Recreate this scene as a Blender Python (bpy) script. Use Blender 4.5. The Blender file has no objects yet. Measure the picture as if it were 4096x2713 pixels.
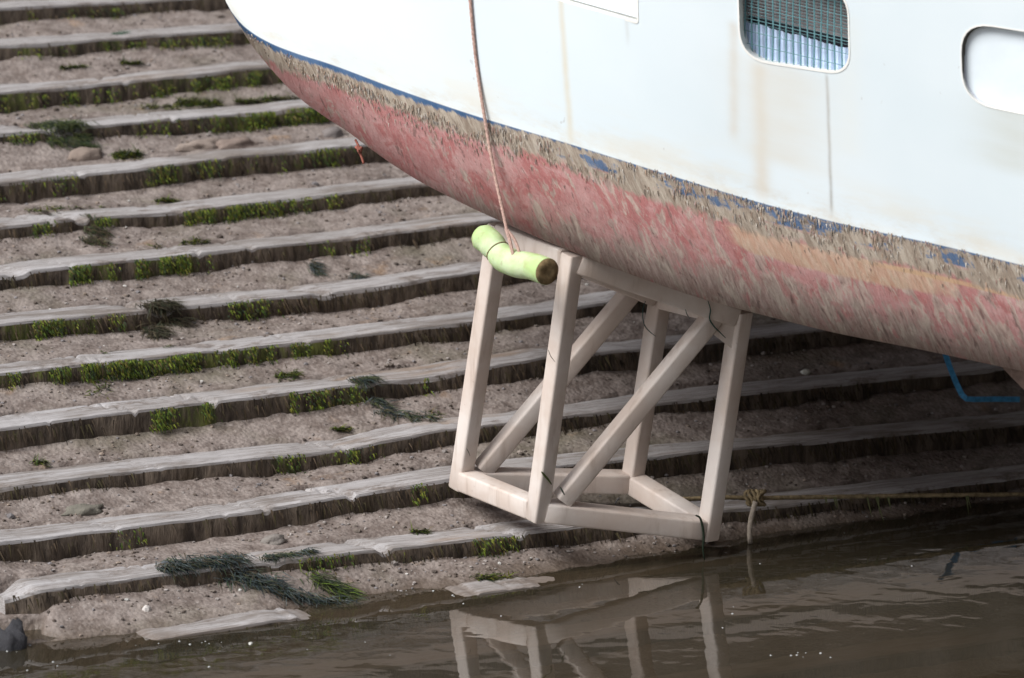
import bpy, bmesh, math, random
import numpy as np
from mathutils import Vector, noise
R = math.radians
rnd = random.Random(7)
S = bpy.context.scene
COL = S.collection

# ------------------------------------------------------------------ camera model (photo pixels 4096 x 2713)
F = 22000.0
PITCH = R(12)
cP, sP = math.cos(PITCH), math.sin(PITCH)
D = 20.7
YAW, INC = R(28.9), R(18.5)
T0, SP = 0.247 * 2.07, 0.171 * 2.07
KW = 14.10                                  # the waterline, counted in baulks
P0z = -D * sP
ZW = P0z + math.sin(INC) * (T0 - SP * (KW - 8))
CAM = Vector((0, 0, -ZW))
FW = Vector((0, cP, -sP)); UP = Vector((0, sP, cP)); RT = Vector((1, 0, 0))
PX = F / D                                  # photo pixels per metre at the middle distance

def ray(u, v): return FW + RT * ((u - 2048) / F) + UP * ((1356.5 - v) / F)
def at_d(u, v, d): return CAM + ray(u, v) * d
def at_plane(u, v, p, n):
    r = ray(u, v)
    return CAM + r * ((p - CAM).dot(n) / r.dot(n))
def at_z(u, v, z=0.0): return at_plane(u, v, Vector((0, 0, z)), Vector((0, 0, 1)))
def to_px(p):
    q = p - CAM; d = q.dot(FW)
    return 2048 + F * q.x / d, 1356.5 - F * q.dot(UP) / d

# slipway frame: a along the baulks, q uphill (horizontal), level z
E1 = Vector((math.cos(YAW), math.sin(YAW), 0)); E2 = Vector((-math.sin(YAW), math.cos(YAW), 0))
ORG = CAM + FW * D
TI = math.tan(INC)
def q_of(k): return (T0 - SP * (k - 8)) * math.cos(INC)
def W(a, q, z): return Vector((ORG.x, ORG.y, 0)) + E1 * a + E2 * q + Vector((0, 0, z))
def zplane(q): return ORG.z + q * TI
PN = (Vector((0, 0, 1)) - E2 * TI).normalized()
def on_slip(u, v, lift=0.0): return at_plane(u, v, W(0, 0, ORG.z + lift), PN)
def aq(p):
    d = p - Vector((ORG.x, ORG.y, 0)); return d.dot(E1), d.dot(E2)

def sstep(x, a, b):
    t = min(1, max(0, (x - a) / (b - a))); return t * t * (3 - 2 * t)
def n3(x, y, z=0): return noise.noise(Vector((x, y, z)))
def interp(x, xs, ys): return float(np.interp(x, xs, ys))
def smooth_curve(pts):
    """monotone-ish cubic through (x, y) points"""
    xs = np.array([p[0] for p in pts], float); ys = np.array([p[1] for p in pts], float)
    m = np.gradient(ys, xs)
    def f(x):
        if x <= xs[0]: return float(ys[0] + m[0] * (x - xs[0]))
        if x >= xs[-1]: return float(ys[-1] + m[-1] * (x - xs[-1]))
        i = int(np.searchsorted(xs, x)) - 1
        h = xs[i + 1] - xs[i]; t = (x - xs[i]) / h
        return float((2*t**3-3*t**2+1)*ys[i] + (t**3-2*t**2+t)*h*m[i] + (-2*t**3+3*t**2)*ys[i+1] + (t**3-t**2)*h*m[i+1])
    return f

# ------------------------------------------------------------------ objects
def tag(o, label=None, cat=None, group=None, kind=None):
    if label: o['label'] = label
    if cat: o['category'] = cat
    if group: o['group'] = group
    if kind: o['kind'] = kind
    return o
def empty(name, loc=(0, 0, 0)):
    o = bpy.data.objects.new(name, None); COL.objects.link(o); o.location = loc; return o

class MB:
    def __init__(s): s.v = []; s.f = []; s.c = []
    def add(s, vs, fs, col=(1, 1, 1)):
        n = len(s.v); s.v.extend([tuple(p) for p in vs])
        for f in fs: s.f.append(tuple(i + n for i in f)); s.c.append(col)
    def build(s, name, mat, parent=None, smooth=False, origin=None):
        me = bpy.data.meshes.new(name)
        o = bpy.data.objects.new(name, me)
        off = Vector((0, 0, 0))
        if parent is not None: off = parent.matrix_basis.translation.copy()
        elif origin is not None: off = Vector(origin); o.location = off
        if parent is not None and parent.parent is not None: off = off + parent.parent.matrix_basis.translation
        me.from_pydata([(p[0]-off.x, p[1]-off.y, p[2]-off.z) for p in s.v], [], s.f)
        me.materials.append(mat)
        ca = me.color_attributes.new('Col', 'FLOAT_COLOR', 'CORNER')
        buf = np.ones((len(me.loops), 4), np.float32); i = 0
        tot = np.array([len(f) for f in s.f]); cc = np.array(s.c, np.float32).reshape(-1, 3)
        buf[:, :3] = np.repeat(cc, tot, axis=0)
        ca.data.foreach_set('color', buf.ravel())
        if smooth: me.polygons.foreach_set('use_smooth', [True] * len(me.polygons))
        me.update()
        COL.objects.link(o)
        if parent is not None: o.parent = parent
        return o
    def tube(s, pts, r, n=8, col=(1, 1, 1), caps=True):
        pts = [Vector(p) for p in pts]; rr = r if isinstance(r, (list, tuple)) else [r] * len(pts)
        ref = Vector((0.3, -0.9, 0.2)); vs = []; fs = []
        for i, p in enumerate(pts):
            t = (pts[min(i + 1, len(pts) - 1)] - pts[max(i - 1, 0)]).normalized()
            x = t.cross(ref).normalized(); y = t.cross(x).normalized()
            for k in range(n):
                a = 2 * math.pi * k / n; vs.append(p + (x * math.cos(a) + y * math.sin(a)) * rr[i])
        for i in range(len(pts) - 1):
            for k in range(n):
                fs.append((i*n+k, i*n+(k+1) % n, (i+1)*n+(k+1) % n, (i+1)*n+k))
        if caps: fs.append(tuple(range(n-1, -1, -1))); fs.append(tuple((len(pts)-1)*n+k for k in range(n)))
        s.add(vs, fs, col)
    def blade(s, p, d, nrm, L, w, col, droop=0.0, seg=2):
        """a narrow leaf from p along d, lying across nrm"""
        d = d.normalized(); x = d.cross(nrm)
        if x.length < 1e-4: x = d.cross(Vector((0.1, 0.9, 0.4)))
        x.normalize(); vs = []
        for i in range(seg + 1):
            t = i / seg; c = p + d * (L * t) + nrm * (droop * math.sin(t * 2.2)) ; ww = w * (1 - 0.85 * t) * .5
            vs += [c - x * ww, c + x * ww]
        s.add(vs, [(2*i, 2*i+1, 2*i+3, 2*i+2) for i in range(seg)], col)
    def rock(s, c, rx, ry, rz, col=(1, 1, 1), sub=2, rough=.25, seed=0):
        bm = bmesh.new(); bmesh.ops.create_icosphere(bm, subdivisions=sub, radius=1)
        vs = []
        for v in bm.verts:
            k = 1 + rough * n3(v.co.x * 1.6 + seed, v.co.y * 1.6, v.co.z * 1.6) + rough * .4 * n3(v.co.x * 5 + seed, v.co.y * 5, v.co.z * 5)
            p = v.co * k
            vs.append(Vector(c) + E1 * (p.x * rx) + E2 * (p.y * ry) + Vector((0, 0, p.z * rz)))
        fs = [tuple(v.index for v in f.verts) for f in bm.faces]; bm.free()
        s.add(vs, fs, col)

# ------------------------------------------------------------------ material helper
class NT:
    def __init__(s, name):
        s.m = bpy.data.materials.new(name); s.m.use_nodes = True
        s.t = s.m.node_tree; s.t.nodes.clear()
        s.out = s.t.nodes.new('ShaderNodeOutputMaterial')
    def n(s, typ, ins=None, **kw):
        nd = s.t.nodes.new('ShaderNode' + typ)
        for k, v in kw.items(): setattr(nd, k, v)
        if ins:
            for k, v in ins.items(): s.set(nd.inputs[k], v)
        return nd
    def set(s, sock, v):
        if hasattr(v, 'links') or isinstance(v, bpy.types.NodeSocket): s.t.links.new(v, sock)
        elif isinstance(v, (tuple, list)) and len(v) == 3 and sock.type == 'RGBA': sock.default_value = (*v, 1)
        else: sock.default_value = v
    def math(s, op, a, b=None, c=None, clamp=False):
        nd = s.n('Math', operation=op, use_clamp=clamp); s.set(nd.inputs[0], a)
        if b is not None: s.set(nd.inputs[1], b)
        if c is not None: s.set(nd.inputs[2], c)
        return nd.outputs[0]
    def ramp(s, x, lo, hi): # smoothstep 0..1
        nd = s.n('MapRange', interpolation_type='SMOOTHSTEP'); s.set(nd.inputs[0], x)
        s.set(nd.inputs[1], lo); s.set(nd.inputs[2], hi); return nd.outputs[0]
    def mix(s, f, a, b):
        nd = s.n('Mix', data_type='RGBA'); s.set(nd.inputs[0], f); s.set(nd.inputs[6], a); s.set(nd.inputs[7], b); return nd.outputs[2]
    def noise(s, vec, scale, detail=4, rough=.55, dist=0):
        nd = s.n('TexNoise'); s.set(nd.inputs['Scale'], scale); nd.inputs['Detail'].default_value = detail
        nd.inputs['Roughness'].default_value = rough; nd.inputs['Distortion'].default_value = dist
        if vec is not None: s.set(nd.inputs['Vector'], vec)
        return nd.outputs[0]
    def mapping(s, vec, sc=(1, 1, 1), rot=(0, 0, 0), loc=(0, 0, 0)):
        nd = s.n('Mapping'); s.set(nd.inputs[0], vec); nd.inputs['Scale'].default_value = sc
        nd.inputs['Rotation'].default_value = rot; nd.inputs['Location'].default_value = loc; return nd.outputs[0]
    def geo(s): return s.n('NewGeometry').outputs['Position']
    def uv(s, name='hull'): return s.n('UVMap', uv_map=name).outputs[0]
    def col(s): return s.n('VertexColor', layer_name='Col').outputs[0]
    def bump(s, h, strength=.3, dist=.01):
        nd = s.n('Bump'); nd.inputs['Strength'].default_value = strength; nd.inputs['Distance'].default_value = dist
        s.set(nd.inputs['Height'], h); return nd.outputs[0]
    def principled(s, base, rough=.7, spec=.3, normal=None, **kw):
        p = s.n('BsdfPrincipled'); s.set(p.inputs['Base Color'], base); s.set(p.inputs['Roughness'], rough)
        s.set(p.inputs['Specular IOR Level'], spec)
        if normal is not None: s.set(p.inputs['Normal'], normal)
        for k, v in kw.items(): s.set(p.inputs[k], v)
        s.t.links.new(p.outputs[0], s.out.inputs[0]); return p

def slip_coords(t):
    """position turned so x runs along the baulks, y uphill"""
    return t.mapping(t.geo(), rot=(0, 0, -YAW))

def mat_gravel():
    t = NT('gravel_silt'); g = slip_coords(t)
    big = t.noise(g, 1.7, 5, .6); mid = t.noise(t.mapping(g, (1, 1, 2)), 14, 5, .65); fine = t.noise(g, 55, 4, .7)
    c = t.mix(t.ramp(mid, .32, .68), (.14, .111, .098), (.275, .235, .216))
    c = t.mix(t.math('MULTIPLY', t.ramp(fine, .52, .75), .75), c, (.37, .33, .31))
    c = t.mix(t.math('MULTIPLY', t.ramp(fine, .46, .28), .6), c, (.09, .07, .06))
    c = t.mix(t.math('MULTIPLY', t.ramp(big, .5, .72), .55), c, (.13, .125, .08))
    ochre = t.noise(t.mapping(g, (1, 1, 1), loc=(7, 3, 0)), 6, 4, .6)
    c = t.mix(t.math('MULTIPLY', t.ramp(ochre, .62, .8), .5), c, (.34, .21, .11))
    z = t.n('SeparateXYZ'); t.set(z.inputs[0], t.geo())
    wet = t.ramp(t.math('ADD', z.outputs[2], t.math('MULTIPLY', t.math('SUBTRACT', big, .5), .12)), .05, -.01)
    c = t.mix(t.math('MULTIPLY', wet, .75), c, (.10, .075, .055))
    vor = t.n('TexVoronoi', {'Scale': 62.0}); t.set(vor.inputs['Vector'], g)
    h = t.math('ADD', t.math('MULTIPLY', fine, .7), t.math('ADD', t.math('MULTIPLY', mid, 1.2), t.math('MULTIPLY', vor.outputs['Distance'], -.7)))
    t.principled(c, t.math('SUBTRACT', .85, t.math('MULTIPLY', wet, .5)), .3, t.bump(h, .55, .010))
    return t.m
def mat_wood():
    t = NT('bleached_timber'); g = slip_coords(t)
    grain = t.noise(t.mapping(g, (1.3, 70, 70)), 1.6, 6, .75, .15); patch = t.noise(t.mapping(g, (1, 4, 4)), 2.1, 5, .65)
    fine = t.noise(t.mapping(g, (5, 110, 110)), 2.2, 4, .75); wide = t.noise(t.mapping(g, (.7, 9, 9), loc=(2, 0, 5)), 2.0, 4, .6)
    c = t.mix(t.ramp(grain, .34, .66), (.21, .188, .178), (.43, .415, .42))
    c = t.mix(t.math('MULTIPLY', t.ramp(wide, .45, .62), .5), c, (.48, .47, .485))
    c = t.mix(t.math('MULTIPLY', t.ramp(fine, .54, .68), .75), c, (.085, .07, .06))
    c = t.mix(t.math('MULTIPLY', t.ramp(patch, .50, .66), .65), c, (.155, .128, .108))
    silt = t.noise(t.mapping(g, (1, 2.2, 1), loc=(1, 6, 2)), 3.6, 6, .72)
    c = t.mix(t.math('MULTIPLY', t.ramp(silt, .54, .63), .8), c, t.mix(t.ramp(t.noise(g, 60, 3, .6), .35, .65), (.12, .097, .084), (.25, .215, .195)))
    wood = t.noise(t.mapping(g, (1, 5, 5), loc=(4, 2, 9)), 1.1, 4, .6)
    c = t.mix(t.math('MULTIPLY', t.ramp(wood, .60, .75), .6), c, (.27, .19, .13))
    z = t.n('SeparateXYZ'); t.set(z.inputs[0], t.geo())
    wet = t.ramp(t.math('ADD', z.outputs[2], t.math('MULTIPLY', t.math('SUBTRACT', patch, .5), .04)), .016, .004)
    c = t.mix(t.math('MULTIPLY', wet, .65), c, (.15, .115, .09))
    t.principled(c, .85, .2, t.bump(t.math('ADD', grain, fine), .45, .004)); return t.m
def mat_wetwood():
    t = NT('algae_wet_timber'); g = slip_coords(t)
    a = t.noise(t.mapping(g, (1, 1, .25)), 24, 5, .65); b = t.noise(g, 3.0, 4, .6)
    c = t.mix(t.ramp(a, .35, .7), (.040, .031, .025), (.17, .135, .105))
    c = t.mix(t.math('MULTIPLY', t.ramp(b, .55, .7), .7), c, (.075, .055, .035))
    al = t.noise(t.mapping(g, (1, 1, .5), loc=(5, 0, 3)), 17, 5, .7); cl = t.n('SeparateXYZ'); t.set(cl.inputs[0], t.col())
    m = t.math('MULTIPLY', t.ramp(t.math('ADD', al, t.math('MULTIPLY', cl.outputs[0], .27)), .62, .80), .75)
    c = t.mix(m, c, t.mix(t.ramp(a, .35, .65), (.045, .055, .018), (.14, .17, .03)))
    t.principled(c, .75, .25, t.bump(a, .7, .02)); return t.m
def mat_col(name, rough=.8, spec=.2, bumpy=0.0):
    t = NT(name); c = t.col(); nrm = None
    if bumpy: nrm = t.bump(t.noise(t.geo(), 90, 4, .6), bumpy, .01)
    t.principled(c, rough, spec, nrm); return t.m
def mat_weed(name='weed'):
    t = NT(name); c = t.col()
    p = t.principled(c, .6, .3)
    tr = t.n('BsdfTranslucent', {'Color': c}); mx = t.n('MixShader', {0: .25})
    t.t.links.new(p.outputs[0], mx.inputs[1]); t.t.links.new(tr.outputs[0], mx.inputs[2]); t.t.links.new(mx.outputs[0], t.out.inputs[0])
    return t.m
def mat_plain(name, c, rough=.6, spec=.3, var=.25, scale=20):
    t = NT(name); nn = t.noise(t.geo(), scale, 5, .6)
    dark = tuple(x * (1 - var) for x in c); lite = tuple(min(1, x * (1 + var * .6)) for x in c)
    t.principled(t.mix(t.ramp(nn, .3, .7), dark, lite), rough, spec, t.bump(nn, .25, .004)); return t.m
def mat_frame():
    t = NT('cream_painted_steel'); g = t.geo()
    a = t.noise(g, 3.5, 5, .6); b = t.noise(g, 40, 5, .65); st = t.noise(t.mapping(g, (1, 1, .12)), 26, 4, .6)
    c = t.mix(t.ramp(a, .35, .7), (.56, .47, .415), (.68, .625, .59))
    c = t.mix(t.math('MULTIPLY', t.ramp(st, .52, .76), .6), c, (.38, .30, .25))
    c = t.mix(t.math('MULTIPLY', t.ramp(b, .66, .76), .55), c, (.27, .20, .16))
    t.principled(c, .55, .3, t.bump(b, .12, .004)); return t.m
def mat_water():
    t = NT('murky_water'); g = t.geo()
    w1 = t.noise(t.mapping(g, (1.3, 1.6, 1)), 1.6, 2, .4, .4); w2 = t.noise(t.mapping(g, (3.0, 3.2, 1), loc=(3, 1, 0)), 2.4, 2, .4, .3)
    h = t.math('ADD', t.math('MULTIPLY', w1, 1.0), t.math('MULTIPLY', w2, .45))
    nb = t.bump(h, 1.0, .0017)
    fr = t.n('Fresnel', {'IOR': 1.6}); t.set(fr.inputs['Normal'], nb)
    gl = t.n('BsdfGlossy', {'Color': (.93, .93, .93), 'Roughness': .012}); t.set(gl.inputs['Normal'], nb)
    tr = t.n('BsdfTransparent', {'Color': (.74, .62, .50)}); df = t.n('BsdfDiffuse', {'Color': (.115, .098, .065)})
    m1 = t.n('MixShader', {0: .26}); t.t.links.new(tr.outputs[0], m1.inputs[1]); t.t.links.new(df.outputs[0], m1.inputs[2])
    m2 = t.n('MixShader'); t.set(m2.inputs[0], fr.outputs[0]); t.t.links.new(m1.outputs[0], m2.inputs[1]); t.t.links.new(gl.outputs[0], m2.inputs[2])
    t.t.links.new(m2.outputs[0], t.out.inputs[0]); return t.m

M = dict(gravel=mat_gravel(), wood=mat_wood(), wet=mat_wetwood(), col=mat_col('stone_surface', .85, .2, .5), weed=mat_weed('weed_leaf'),
         frame=mat_frame(), water=mat_water())

# ------------------------------------------------------------------ the slipway: traced front edges of the timber baulks (photo pixels)
TR = {1: [(0, 30), (590, 0)], 2: [(0, 183), (473, 151), (965, 112)], 3: [(0, 367), (390, 337), (710, 299), (1065, 266)],
      4: [(0, 535), (170, 520), (373, 503), (828, 461), (1243, 426)], 5: [(0, 725), (473, 680), (888, 627), (1400, 583)],
      6: [(0, 905), (200, 882), (710, 846), (1400, 763), (1714, 734)], 7: [(0, 1095), (272, 1060), (710, 1015), (1006, 989), (1400, 950), (1966, 877)],
      8: [(0, 1290), (562, 1243), (740, 1222), (1183, 1178), (1400, 1154), (1925, 1084)], 9: [(0, 1492), (414, 1444), (947, 1391), (1400, 1344), (2185, 1244), (2528, 1190)],
      10: [(0, 1711), (532, 1640), (888, 1598), (1400, 1539), (1700, 1504), (2173, 1427), (2800, 1370)],
      11: [(0, 1945), (592, 1874), (1400, 1791), (1700, 1728), (2290, 1658), (2650, 1605), (3288, 1539), (3850, 1486)],
      12: [(0, 2164), (444, 2116), (770, 2075), (1386, 1980), (1791, 1909), (2900, 1790), (4096, 1690)], 13: [(0, 2380), (590, 2300), (1400, 2205), (1700, 2175), (2350, 2099), (4096, 1905)],
      14: [(530, 2572), (1180, 2462), (2090, 2330), (2760, 2250)]}
KS = list(range(-3, 19))
EDGE = {}
for k in KS:
    q, zk = q_of(k), zplane(q_of(k))
    pts = []
    for (u, v) in TR.get(k, []):
        p = at_plane(u, v, W(0, q, 0), E2); a, _ = aq(p); pts.append((a, p.z - zk))
    if not pts: pts = [(0, 0.0)]
    mean = sum(d for _, d in pts) / len(pts)
    pts = [(pts[0][0] - 2.5, pts[0][1])] + pts + [(pts[-1][0] + 2.0, .5 * mean + .5 * pts[-1][1])]
    EDGE[k] = (q, zk, [p[0] for p in pts], [p[1] for p in pts])
def a_px(k, u):
    """a on baulk k below photo column u"""
    q, zk, xs, ys = EDGE[k]
    r0 = (u - 2048) / F; Q = W(0, q, zk) - CAM
    return (r0 * Q.dot(FW) - Q.x) / (E1.x - r0 * E1.dot(FW))
NOTCH = {3: [(505, 14, .012)], 4: [(265, 75, .05), (700, 9, .02)], 5: [(880, 30, .010), (330, 8, .02)], 6: [(330, 30, .03), (210, 12, .02), (735, 30, .012)], 7: [(75, 40, .02), (290, 10, .012), (800, 9, .02), (1010, 16, .015)], 8: [(650, 45, .035), (1300, 40, .02), (990, 9, .02)],
         9: [(900, 50, .010), (420, 9, .02), (1230, 12, .014)], 10: [(540, 11, .022), (860, 15, .03), (1470, 40, .016), (200, 7, .01)], 11: [(1390, 12, .02), (640, 8, .01), (1900, 22, .02)], 12: [(1410, 16, .03), (1065, 14, .018), (470, 8, .012), (900, 8, .012)],
         13: [(1540, 26, .03), (1100, 30, .02), (2080, 22, .03), (700, 8, .012), (330, 9, .01)], 14: [(1560, 360, .040), (2430, 480, .027), (3700, 800, .07)]}
NOTA = {k: [(a_px(k, u), w / PX, d) for u, w, d in L] for k, L in NOTCH.items()}
def zedge(k, a):
    q, zk, xs, ys = EDGE[k]
    d = interp(a, xs, ys)
    d += .005 * n3(a * 1.8, k * 3.1) + .003 * n3(a * 8, k * 3.1, 4) + .0012 * n3(a * 27, k * 2.1, 4)
    return zk + d - (notch(k, a, True) if k >= 14 else 0)
def notch(k, a, wide=False):
    d = 0
    for (c, w, dep) in NOTA.get(k, []):
        if wide == (k >= 14): d += dep * math.exp(-abs((a - c) / w + .25 * n3(a * 30, k)) ** 4)
    return d
def qedge(k, a): return EDGE[k][0] + .012 * n3(a * 1.3, k * 5.7, 1) + .006 * n3(a * 7, k * 2.2, 2)
BW = .175
RISE = .066
RF = [1 + .22 * math.sin(i * 2.7 + .4) for i in range(19)]
LEFT = {13: a_px(13, 40), 14: a_px(14, 515), 15: a_px(15, 300), 16: a_px(16, 200)}

def ground_z(a, q):
    """height of the gravel and silt between the baulks"""
    kf = (T0 - q / math.cos(INC)) / SP + 8               # fractional baulk number (falls uphill)
    if kf > 17.9: return zplane(q) - .09
    if kf < -3: x = q - q_of(-3); return zplane(q_of(-3)) - .03 + TI * min(x, 9.0)
    k = int(math.ceil(kf))                               # the baulk below this point
    q0, q1 = qedge(k, a), qedge(k - 1, a)
    if q < q0: k += 1; q1 = q0; q0 = qedge(k, a)
    if q > q1: k -= 1; q0 = q1; q1 = qedge(k - 1, a)
    z0 = zedge(k, a) if k <= 18 else zplane(q_of(k)); z1 = zedge(k - 1, a)
    bw = BW - .012 + .07 * n3(a * .9, k * 4.4) + .045 * n3(a * 3.7, k * 1.9) + .02 * n3(a * 13, k)
    bw = max(.06, bw)
    if q < q0 + bw:
        # under the baulk, silting over its back edge
        t = (q - q0 - bw + .05) / .05
        return z0 - RISE - .02 if t < 0 else z0 - RISE + (RISE + .007) * sstep(t, 0, 1) + .003 * n3(a * 25, q * 30)
    t = (q - q0 - bw) / max(.03, q1 - q0 - bw)
    foot = RISE * RF[(k - 1) % 19] + .024 * n3(a * 1.1, k * 7.3) + .012 * n3(a * 5, k * 2.3)
    zt = z1 - foot
    z = z0 + .006 * (1 - t) + (zt - z0) * (t ** 1.15 if t > 0 else 0)
    z += .010 * n3(a * 4, q * 6, 3) * min(1, t * 4) + .006 * n3(a * 14, q * 18, 5) + .0045 * n3(a * 33, q * 40, 8)
    if k == 14 or k == 15:
        ae = a_px(13, 165) + .05 * n3(q * 9, 3) + (q - q_of(13)) * .15
        z -= .16 * sstep(a, ae + .03, ae - .06)
    if k == 13: z -= .10 * sstep(a, LEFT[13] - .02, LEFT[13] - .14)
    return z

def axis(lo, hi, step, far, grow):
    core = list(np.arange(lo, hi, step)); s = step; x = lo; L = []
    while x > far[0]: s *= grow; x -= s; L.append(x)
    s = step; x = core[-1]; Rr = []
    while x < far[1]: s *= grow; x += s; Rr.append(x)
    return L[::-1] + core + Rr
As = axis(-4.2, 4.4, .022, (-60, 60), 1.35); Qs = axis(-2.6, 3.9, .0115, (-25, 90), 1.3)
nA, nQ = len(As), len(Qs)
vs = np.empty((nQ, nA, 3))
for j, q in enumerate(Qs):
    for i, a in enumerate(As):
        z = ground_z(min(6, max(-6, a)), q)
        p = W(a, q, z); vs[j, i] = p
me = bpy.data.meshes.new('slipway_ground')
idx = np.arange(nA * nQ).reshape(nQ, nA)
fc = np.stack([idx[:-1, :-1], idx[:-1, 1:], idx[1:, 1:], idx[1:, :-1]], -1).reshape(-1, 4)
me.from_pydata(vs.reshape(-1, 3), [], fc.tolist()); me.materials.append(M['gravel'])
me.polygons.foreach_set('use_smooth', [True] * len(me.polygons)); me.update()
g = bpy.data.objects.new('slipway_ground', me); COL.objects.link(g); tag(g, kind='structure')

# water
mb = MB(); mb.add([(-90, -30, 0), (90, -30, 0), (90, 90, 0), (-90, 90, 0)], [(0, 1, 2, 3)])
tag(mb.build('water', M['water']), kind='structure')

# unseen quayside and added walls that block sky light, darkening the right side
M['stone'] = mat_plain('unseen_wall_stone', (.17, .15, .135), .85, .2, .4, 2.5)
def block(mb, x0, x1, y0, y1, z0, z1):
    vs = [(x, y, z) for z in (z0, z1) for y in (y0, y1) for x in (x0, x1)]
    mb.add(vs, [(0, 2, 3, 1), (4, 5, 7, 6), (0, 1, 5, 4), (2, 6, 7, 3), (0, 4, 6, 2), (1, 3, 7, 5)])
mb = MB()
block(mb, -30, 30, -16, -1.2, -3, 3.1)                                # unseen quayside under the camera
block(mb, -8, 30, -16, -7.0, 3.104, 14.0)                             # unseen building mass added to block the low sky
tag(mb.build('unseen_quay', M['stone']), kind='structure')
mb = MB(); block(mb, 4.3, 12, 6, 45, -3, 6.2); block(mb, 4.22, 4.6, 6, 45, 6.204, 6.5)  # unseen wall added to cut off sky light from the right
tag(mb.build('added_pier', M['stone']), kind='structure')
mb = MB(); L_ = []
for a_ in np.linspace(-40, 40, 60):                                    # unseen wall added at the slip head so the water mirrors dark stone
    for dq, dz in ((0, -1), (.35, 9.0), (1.6, 9.0), (1.6, -1)): L_.append(W(a_, q_of(-3) + 8.6 + dq, zplane(q_of(-3)) + TI * 8.6 + dz + .02 * n3(a_, dq)))
mb.add(L_, [(4*i+j, 4*i+4+j, 4*i+5+j, 4*i+1+j) for i in range(59) for j in range(3)] + [(0, 1, 2, 3), (239, 238, 237, 236)])
tag(mb.build('added_sea_wall', M['stone']), kind='structure')
# baulks
def gv(lo, hi): return rnd.uniform(lo, hi)
BROWN = [(.055, .041, .029), (.075, .056, .038), (.035, .027, .02), (.105, .076, .05), (.075, .064, .032)]
GREEN = [(.085, .13, .018), (.12, .165, .02), (.06, .10, .018), (.14, .14, .025), (.04, .07, .018), (.17, .20, .03), (.11, .085, .03)]
DKGRN = [(.03, .045, .022), (.045, .055, .025), (.02, .03, .02), (.06, .065, .03)]
BLUGR = [(.032, .045, .047), (.05, .066, .068), (.02, .028, .032), (.07, .085, .085), (.05, .055, .035), (.03, .045, .025), (.055, .045, .03)]
BL = {-2: 'timber baulk above the picture, third row up beyond the photo top edge', -1: 'timber baulk above the picture, second row up beyond the photo top edge',
      0: 'timber baulk just above the top edge of the photo',
      1: 'highest visible timber baulk, cut by the top left corner of the photo',
      2: 'grey timber baulk second from the top, meeting the boat where the blue stripe ends',
      3: 'timber baulk third from the top with bright green weed on its face near the hull',
      4: 'broken timber baulk fourth from the top with a mossy gap near its left end',
      5: 'timber baulk fifth from the top, just below the strip of loose rubble',
      6: 'timber baulk sixth from the top with pale worn patches and gaps along its edge',
      7: 'timber baulk seventh from the top with a bright green tuft under its edge',
      8: 'timber baulk carrying a dark weed mound, with olive weed at its left end',
      9: 'timber baulk with the longest bright green weed fringe, running behind the steel frame',
      10: 'cracked timber baulk with diagonal splits, next below the greenest one',
      11: 'timber baulk fourth up from the water, with long smooth pale top at left',
      12: 'timber baulk third up from the water, running behind the lower rail of the frame',
      13: 'lowest dry timber baulk, draped with the dark blue green seaweed heap',
      14: 'timber baulk lying in the water edge with only its pale top showing',
      15: 'uppermost of the timber baulks wholly under the water',
      16: 'middle one of the three timber baulks wholly under the water',
      17: 'lowest of the timber baulks under the water, at the bottom edge of the photo'}
GP = {1: [(0, 500, .25)], 2: [(30, 330, .7), (240, 330, .6), (400, 480, 1.4), (470, 1000, .7)], 3: [(0, 165, 1.1), (240, 300, .8), (380, 640, .5), (640, 920, 1.2), (910, 1130, 1.2)],
      4: [(0, 190, .8), (560, 900, .35), (880, 1300, 1.2)], 5: [(590, 720, .9), (720, 1400, .35), (0, 280, .3)],
      6: [(370, 480, 1.0), (740, 860, 1.5), (860, 1010, 1.3), (1010, 1400, .7), (130, 260, .4)],
      7: [(285, 460, 1.5), (560, 810, 2.6), (1240, 1450, .5)], 8: [(0, 390, 2.0), (390, 480, .6), (900, 1120, .6)],
      9: [(0, 70, 1.2), (120, 260, 1.3), (330, 470, 1.5), (505, 920, 2.1), (920, 1010, 1.1), (1010, 1140, 2.0), (1160, 1360, 1.9)],
      10: [(620, 870, 1.3), (1180, 1480, .9), (1600, 1700, .4)], 11: [(1100, 1200, 1.6), (1250, 1420, .6), (1480, 1560, .6)], 12: [(440, 560, .3), (1640, 1700, .5)],
      13: [(1200, 1400, .6), (1900, 2080, .8), (1600, 1680, .3)]}
GA = {k: [(a_px(k, u0), a_px(k, u1), d_) for u0, u1, d_ in L] for k, L in GP.items()}
def algae(k, a):
    w_ = 0
    for (a0, a1, d_) in GA.get(k, []): w_ = max(w_, min(1, d_ * .75) * sstep(a, a0 - .06, a0 + .04) * sstep(a, a1 + .06, a1 - .04))
    return w_
ROWG = 'timber baulks stepped across the slipway'
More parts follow.
